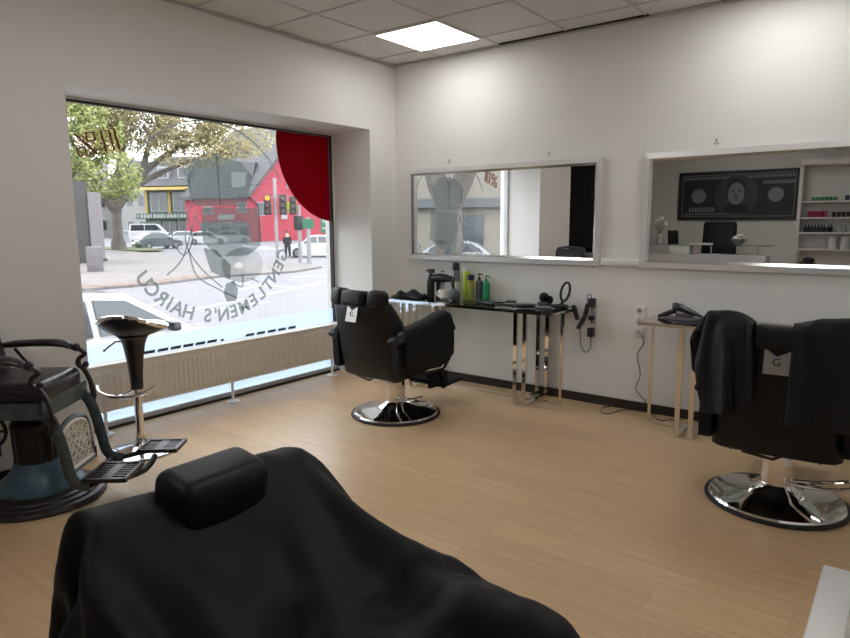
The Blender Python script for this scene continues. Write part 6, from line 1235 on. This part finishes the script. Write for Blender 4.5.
1,-2,2,-60,7,8,8,10,12,16,12,3,11,11,-16,-13,-1,0,-1,1,-53,6,8,8,10,13,16,7,6,14,10,-17,-17,-1,-1,0,-1,-45,6,6,8,11,14,13,7,6,14,11,-18,-17,-5,0,-1,-1,-36,4,6,7,10,15,11,8,6,14,10,-17,-17,-9,0,-3,-1,-26,4,5,6,8,9,11,7,12,15,10,-17,
-17,-11,-5,-3,-1,-14,5,6,7,7,8,9,7,7,11,14,-17,-17,-11,-8,-5,-2,-2,7,7,7,7,8,7,8,7,6,12,-17,-17,-12,-9,-7,-5,7,13,7,7,7,7,8,7,7,5,5,-18,-15,-11,-11,-9,-7,13,13,12,9,7,7,8,7,7,5,-5,-14,-13,-12,-12,-12,-12,535,5,4,5,5,5,5,5,4,0,0,1,0,
0,1,0,1,-18,4,5,5,5,5,5,5,4,0,0,1,0,0,1,1,0,-18,4,5,5,5,5,5,5,4,0,1,1,0,0,0,1,1,-20,5,5,4,5,5,5,5,5,1,0,1,0,0,1,0,1,-20,5,4,5,5,5,5,5,5,1,1,0,0,1,0,1,0,-20,5,4,5,5,5,5,5,5,1,1,1,0,0,1,0,1,-21,4,5,5,5,5,5,5,4,3,0,1,0,0,0,1,1,-21,4,5,
5,5,5,5,4,5,3,1,1,-1,1,-1,1,1,-22,5,5,4,5,5,5,5,5,3,1,1,0,0,-1,1,2,-23,5,4,5,5,5,5,5,5,3,1,1,0,0,-1,2,1,-23,5,4,5,5,5,5,5,4,4,2,1,0,0,-1,1,1,-23,4,5,5,4,5,5,5,5,4,2,1,0,0,-1,1,2,-25,5,5,4,5,5,5,5,5,4,2,1,0,0,-1,2,1,-26,6,5,4,5,5,5,
5,5,4,2,2,0,0,-1,1,1,-28,7,5,5,5,4,5,5,5,5,3,1,0,0,-1,1,2,-31,8,6,5,4,5,5,5,5,5,3,1,1,-1,-1,2,1,-36,11,8,5,4,5,4,6,5,5,1,3,1,-1,-1,2,1,-44,16,9,6,5,5,4,5,5,5,2,2,2,0,-1,1,2,-53,15,16,8,5,4,5,5,5,4,3,2,2,0,-1,1,2,-59,14,15,15,6,4,4,
5,5,4,3,1,2,0,1,2,-1,-62,14,13,15,12,5,4,3,-1,6,4,1,0,-1,7,-15,-1,-57,19,17,13,15,9,4,2,0,0,5,1,-4,7,-14,-13,-3,-54,20,20,20,16,14,0,1,3,3,2,-1,-2,-9,-9,-10,-20,-54,20,21,21,19,17,-1,2,3,3,-4,-4,-5,-11,-11,-9,-4,-61,19,21,20,16,4,5,
1,1,1,6,-8,-4,-4,-10,-3,-19,-53,21,20,15,4,5,5,0,1,9,4,-5,-4,-3,-4,-7,-12,-55,20,15,5,4,6,3,0,9,8,3,-3,-4,-4,-5,-7,-14,-44,15,6,4,5,6,2,2,11,9,3,-3,-6,-5,-5,-8,-6,-43,8,3,5,6,5,2,4,11,11,1,-6,-5,-5,-5,-6,-8,-40,4,5,5,5,6,1,7,11,12,
-3,-7,-5,-5,-4,-5,-8,-41,5,5,4,6,4,3,9,11,12,-6,-7,-5,-5,-4,-4,-8,-41,5,5,4,5,4,6,10,12,9,-2,-12,-6,-5,-5,-3,-6,-41,4,5,4,4,5,9,13,6,8,2,-13,-7,-4,-7,-5,-4,-40,4,4,4,5,7,10,11,4,8,4,-12,-7,-8,-5,-6,-5,-37,3,4,5,5,8,11,8,3,7,8,-13,-10,
-6,-6,-6,-5,-34,3,3,5,5,9,11,5,5,9,7,-13,-12,-7,-5,-6,-6,-29,1,3,4,6,11,8,5,4,10,7,-12,-13,-8,-6,-6,-6,-24,1,2,3,6,10,7,6,4,11,6,-12,-13,-10,-5,-7,-6,-17,0,1,2,5,6,8,5,7,10,7,-12,-13,-10,-8,-6,-7,-8,1,4,7,14,0,-1,2,1,8,9,-12,-12,-12,
-8,-8,-6,1,4,8,9,13,9,2,-1,-10,-1,5,-12,-12,-11,-10,-8,-7,6,16,12,7,14,9,5,-5,-2,-14,-5,-10,-16,-11,-10,-9,-8,11,16,16,16,14,10,6,0,-6,-13,-18,-15,-13,-13,-11,-11,-10,]),
'cape2R': (18, 42, [
3738,20,19,21,16,16,15,18,21,21,21,21,20,19,21,14,-5,-16,-19,-243,21,19,21,16,13,17,19,21,21,21,21,19,19,21,12,-7,-17,-20,-236,20,20,20,13,16,18,18,21,21,21,21,20,18,21,10,-9,-18,-20,-231,20,20,21,10,17,19,18,21,21,21,21,20,19,20,7,
-11,-19,-20,-225,21,20,20,9,19,19,18,21,20,21,21,20,19,20,4,-13,-19,-20,-219,20,20,20,9,21,17,18,21,20,21,21,20,20,19,1,-15,-19,-21,-213,21,20,19,9,21,17,18,21,20,22,20,20,20,18,-2,-16,-20,-20,-208,21,20,20,8,21,17,19,21,20,21,21,19,
21,16,-5,-18,-20,-20,-201,21,20,19,8,21,17,19,21,20,21,21,19,21,14,-8,-18,-21,-19,-196,21,21,18,8,21,17,19,21,20,22,20,19,21,12,-11,-19,-21,-16,-192,21,21,18,7,20,18,20,21,20,21,21,18,21,9,-13,-21,-19,-10,-193,21,21,18,7,20,18,20,21,
20,21,21,18,21,5,-15,-21,-17,1,-199,21,21,17,7,19,19,21,20,20,22,20,18,21,2,-18,-20,-11,11,-210,21,21,17,7,19,19,21,20,21,21,21,18,20,-3,-19,-18,0,15,-221,21,21,17,7,18,21,21,20,20,21,21,18,20,-8,-20,-11,8,17,-231,21,21,16,7,18,21,
21,20,21,20,20,20,18,-13,-18,-2,12,19,-242,21,21,16,7,18,21,21,21,20,20,21,19,16,-18,-3,-4,18,17,-252,21,20,18,6,18,21,21,21,21,20,21,18,13,-18,-7,15,17,14,-260,21,20,18,5,19,21,21,21,21,21,21,18,8,-16,-1,13,20,-11,-241,21,21,18,5,
19,21,21,21,21,21,21,19,3,-12,15,5,-4,15,-254,21,22,20,4,21,20,21,21,21,21,21,19,-5,13,-14,17,12,15,-272,21,21,20,13,16,19,21,21,22,21,20,20,7,-12,13,14,11,-1,-269,21,21,20,18,12,21,21,21,21,21,21,21,-4,14,10,3,-13,-3,-249,21,19,19,
20,21,18,21,21,21,21,21,21,17,1,-7,-4,0,7,-259,21,20,21,21,20,19,21,21,21,20,21,11,20,12,7,-1,-6,-13,-254,20,21,21,20,21,21,20,21,21,20,9,13,20,19,10,-1,0,-4,-268,20,21,19,20,21,21,21,21,20,10,11,12,20,20,15,8,-6,-4,-264,20,19,19,20,
20,21,20,22,21,14,11,8,8,19,19,14,2,-10,-259,19,19,19,18,20,20,21,21,21,11,12,1,5,19,19,17,12,-4,-267,20,19,18,20,21,20,20,20,18,20,-1,3,3,13,20,20,9,14,-273,20,18,20,20,21,20,20,19,18,21,10,1,0,-3,17,19,20,4,-262,21,19,20,20,20,20,
20,19,18,21,13,0,-6,6,0,19,20,19,-265,20,20,20,21,20,19,21,18,18,21,17,-4,-8,6,1,8,19,20,-253,20,21,20,20,21,18,21,18,18,21,19,-6,-10,4,5,6,9,20,-241,21,20,20,20,21,19,20,18,19,21,20,-10,-9,5,4,7,8,9,-228,20,20,21,19,21,19,20,19,20,
19,20,-6,-14,6,4,7,8,9,-228,20,20,20,21,20,19,20,19,19,21,18,-3,-16,6,3,8,9,11,-230,20,20,20,20,20,19,20,20,19,16,21,-3,-16,6,4,8,12,12,-234,21,20,19,21,19,20,19,21,20,10,21,1,-18,9,3,12,12,12,-237,21,19,21,19,20,20,19,21,18,8,20,4,
-18,9,15,10,13,8,-242,20,21,20,20,19,20,19,17,17,9,20,-15,10,14,15,10,8,6,-245,20,20,19,19,18,18,12,15,16,20,4,10,18,14,8,7,6,4,-241,16,19,18,16,16,14,14,13,16,17,19,16,16,12,8,6,4,3,-1705,-7,-9,6,13,15,15,-10,-2,3,1,-1,-8,-10,-1,16,
20,13,7,-61,-7,-8,5,13,17,13,-10,-2,4,2,-2,-8,-10,1,17,20,11,6,-62,-6,-8,4,17,15,11,-10,-2,4,3,-3,-7,-10,2,19,19,10,6,-64,-6,-7,5,18,13,10,-11,-1,5,2,-3,-7,-10,5,20,18,9,4,-64,-5,-8,7,18,11,10,-11,-1,6,2,-3,-8,-8,7,20,16,8,4,-66,-3,
-8,7,20,5,13,-11,0,6,2,-4,-7,-8,9,21,15,6,4,-67,-3,-7,8,20,3,13,-11,0,7,1,-3,-8,-7,12,21,13,4,5,-68,-2,-7,9,20,0,13,-10,1,7,1,-3,-8,-6,14,20,11,4,5,-69,-2,-5,9,20,-2,13,-10,2,7,2,-4,-9,-4,16,19,9,3,8,-72,-2,-4,10,20,-4,12,-9,3,7,2,
-4,-9,-3,18,18,6,4,13,-78,-2,-3,11,20,-6,12,-8,3,7,2,-3,-11,0,19,16,3,8,17,-85,-1,-3,12,20,-7,10,-7,5,6,3,-4,-11,2,20,13,3,12,20,-93,-1,-1,12,20,-9,10,-6,5,6,3,-3,-11,3,21,10,5,18,15,-97,-1,1,12,20,-10,8,-5,6,7,2,-3,-11,6,20,6,12,20,
10,-100,0,2,12,20,-10,5,-3,6,7,0,-1,-10,8,19,6,17,18,7,-103,0,4,13,20,-12,3,-1,6,5,6,-7,-8,11,17,9,20,14,5,-106,2,5,13,20,-12,0,1,6,4,7,-3,-10,14,8,20,20,5,9,-106,1,6,12,20,-11,-1,1,5,4,7,-1,-10,17,9,17,11,10,14,-111,4,7,12,19,-11,
-1,2,5,3,5,2,-10,19,12,19,13,5,-1,-97,2,6,10,20,-8,-3,2,4,4,3,4,-10,20,16,4,21,-10,-4,-67,2,3,2,21,1,-5,-1,0,4,3,4,-9,19,12,10,-6,12,-2,-48,2,3,4,-1,12,-8,-3,-1,0,3,5,-7,18,12,10,1,-13,-9,-5,3,2,3,0,0,-2,-1,-2,-2,-1,-2,-2,18,3,-6,-5,
1,1,16,2,1,1,3,-5,4,-2,-2,-1,-2,-2,-2,-7,-15,-8,-2,-3,3,60,1,2,0,-3,-1,3,-1,-4,-1,0,-3,-15,1,-13,-15,-16,-14,-4,104,1,1,-2,2,-1,-1,1,-5,0,-1,-17,-14,1,-5,-15,-15,-16,-14,113,3,-1,5,2,0,0,0,-4,0,-16,-15,-15,-1,0,-11,-15,-14,-15,99,4,
9,3,5,2,2,1,-3,-6,-14,-16,-16,-15,6,-5,-11,-16,-12,83,6,7,6,8,4,3,2,0,-6,-16,-15,-17,-17,-4,4,-8,-13,-15,81,5,6,9,2,2,3,4,4,-12,-6,-15,-18,-17,-13,3,2,-15,-11,79,3,8,4,4,0,5,2,6,-11,-4,-16,-17,-17,-15,-9,3,0,-16,81,2,6,6,0,2,6,2,7,
-12,-1,-15,-16,-16,-16,-16,-5,2,-2,76,3,7,0,2,3,6,2,7,-11,0,-12,-16,-15,-16,-16,-15,-4,0,85,5,1,2,3,3,6,2,8,-11,0,-9,-15,-13,-17,-15,-16,-15,-4,96,2,2,3,4,1,7,1,8,-9,-6,0,-13,-14,-16,-16,-16,-15,-16,101,3,3,3,4,0,7,2,7,-6,-8,4,-16,
-10,-16,-16,-16,-15,-15,94,3,5,3,1,2,8,1,7,-10,-4,8,-16,-9,-16,-16,-15,-15,-15,86,3,4,3,5,1,8,1,6,-10,7,2,-16,-7,-16,-16,-16,-14,-15,78,3,3,6,1,7,2,7,2,-5,12,-1,-17,-7,-15,-16,-14,-15,-14,68,3,5,2,6,2,6,6,-1,6,13,-3,-17,-6,-16,-14,
-14,-15,-13,58,2,3,4,4,5,6,5,8,8,12,-7,-15,-5,-15,-14,-14,-14,-14,50,3,4,5,6,8,8,7,8,8,7,-7,-11,-10,-13,-14,-13,-14,-14,38,10,7,7,8,9,8,8,8,8,1,-5,-10,-11,-13,-14,-14,-13,-14,560,0,-1,0,-1,-1,0,-1,0,0,-1,0,0,1,0,-2,-4,-5,-5,43,0,0,
-1,-1,-1,0,0,0,-1,0,0,0,0,0,-2,-4,-6,-5,45,-1,0,-1,-1,0,-1,0,0,-1,0,0,0,0,0,-2,-5,-5,-5,45,0,-1,0,-2,0,0,0,-1,0,-1,0,1,0,-1,-2,-5,-5,-5,45,0,0,-1,-2,0,0,0,0,-1,0,0,0,0,0,-4,-4,-5,-6,47,-1,0,-1,-1,0,0,-1,0,0,-1,0,0,1,-1,-4,-5,-5,-5,
47,0,-1,0,-2,0,0,0,0,-1,0,0,0,0,-1,-4,-5,-5,-5,47,0,0,-1,-2,0,0,0,0,-1,0,0,0,0,-1,-4,-5,-5,-6,49,-1,0,-1,-2,1,0,0,-1,0,-1,0,0,0,-1,-5,-5,-5,-5,49,0,-1,-1,-1,0,0,0,0,-1,0,0,0,0,-2,-5,-5,-5,-5,49,0,0,-1,-2,0,1,-1,0,-1,0,0,0,0,-3,-4,-5,
-6,-5,51,-1,0,-1,-2,1,0,0,-1,0,-1,0,1,-1,-3,-5,-5,-5,-7,53,0,-1,-1,-2,1,0,0,0,-1,0,0,0,-1,-3,-5,-5,-6,-10,58,-1,0,-2,-1,0,1,-1,0,-1,0,0,0,0,-4,-5,-6,-7,-10,60,0,-1,-1,-2,1,0,0,-1,0,-1,0,1,-1,-5,-5,-6,-9,-9,62,0,-1,-1,-2,1,0,0,0,-1,
-1,0,1,-1,-5,-5,-8,-9,-10,66,0,-1,-2,-2,2,0,0,-1,-1,-1,0,1,-2,-5,-7,-6,-10,-10,68,0,-1,-2,-2,2,0,0,-1,0,-1,-1,2,-3,-6,-8,-8,-9,-9,70,0,-1,-1,-2,1,0,0,-1,0,-1,-1,2,-4,-6,-9,-10,-7,-18,81,0,-1,-1,-2,1,1,-1,-1,0,-1,0,1,-5,-7,-15,-3,-18,
-15,86,0,1,1,-3,-1,2,0,0,0,-1,0,1,-6,-12,-12,-12,-12,-15,77,1,0,-4,17,-5,4,1,1,0,0,-1,1,-10,-12,-14,-15,-12,-18,64,0,-2,5,12,17,-2,0,1,3,3,2,-1,-12,-15,-18,-20,-17,-21,62,-1,9,9,6,-2,10,3,2,3,3,1,-1,-10,-14,-18,-21,-21,-20,59,5,6,2,
-4,4,9,4,-1,3,6,-1,-9,-7,-12,-13,-14,-15,-17,43,5,5,0,6,3,1,6,-2,4,5,-10,-9,-7,-9,-12,-14,-15,-14,38,6,4,7,6,4,4,4,0,6,-10,-9,-10,-7,-7,-11,-12,-15,-15,33,6,7,6,7,6,5,5,3,0,-8,-9,-11,-12,-6,-9,-11,-14,-14,26,7,7,6,8,6,5,6,4,0,-9,-8,
-12,-12,-8,-8,-9,-11,-15,23,6,6,8,5,6,5,6,6,-2,0,-14,-12,-11,-11,-7,-8,-11,-11,19,5,7,6,6,5,6,6,6,-2,2,-8,-13,-13,-15,-9,-8,-7,-13,19,4,7,6,5,6,6,5,7,-2,3,-6,-13,-13,-13,-14,-8,-8,-8,15,5,7,4,6,5,7,5,7,-2,4,-3,-14,-13,-13,-14,-12,-8,
-7,15,6,5,5,6,5,7,5,7,-2,4,0,-14,-13,-13,-13,-13,-11,-8,16,6,5,5,6,5,7,5,7,-1,2,4,-13,-13,-13,-14,-12,-12,-12,17,6,5,5,6,5,7,5,7,1,0,7,-14,-11,-13,-14,-12,-12,-12,13,6,6,5,5,5,8,4,7,0,2,8,-13,-11,-13,-13,-12,-12,-10,7,5,6,6,6,5,7,5,
6,0,11,2,-13,-10,-13,-13,-12,-10,-10,0,6,5,7,5,7,5,7,5,2,15,-1,-13,-10,-12,-14,-9,-9,-10,-8,6,6,6,6,5,7,6,4,9,15,-3,-13,-9,-12,-2,-13,-8,-14,-17,5,6,6,6,6,6,7,9,10,15,-7,2,-18,-5,-2,-13,-14,-15,-25,5,7,6,8,8,9,15,13,12,-2,18,-16,-4,
-10,-14,-14,-15,-16,-32,8,8,9,10,12,13,15,15,11,13,-6,-10,-9,-12,-14,-15,-15,-16,]),
}
def cape(key, name, label, cat, thick=.0025, group=None):
    nx, ny, d = CAPES[key]; n = (nx+1)*(ny+1); P = []
    for i in range(3):
        p = 0; c = []
        for k in range(n): p += d[i*n+k]; c.append(p/1000)
        P.append(c)
    ox, oy = sum(P[0])/n, sum(P[1])/n
    fs = [(j*(nx+1)+i, j*(nx+1)+i+1, (j+1)*(nx+1)+i+1, (j+1)*(nx+1)+i) for j in range(ny) for i in range(nx)]
    me = bpy.data.meshes.new(name); me.from_pydata([(x-ox, y-oy, z) for x, y, z in zip(*P)], [], fs)
    me.polygons.foreach_set('use_smooth', [True]*len(fs)); me.materials.append(MT['cloth'])
    o = bpy.data.objects.new(name, me); C.objects.link(o); o.location = (ox, oy, 0); tag(o, label, cat, group)
    s = o.modifiers.new('fine', 'SUBSURF'); s.levels = 1; s.render_levels = 1
    s = o.modifiers.new('thickness', 'SOLIDIFY'); s.thickness = thick; s.offset = 1
    return o
cape('cape3', 'barber_cape', 'large black cape draped over the barber chair closest to the camera', 'cape')
cape('cape2L', 'barber_cape', 'black cape hanging over the left shoulder of the chair by the right mirror', 'cape')
cape('cape2R', 'barber_cape', 'black cape hanging over the right shoulder of the chair by the right mirror', 'cape')
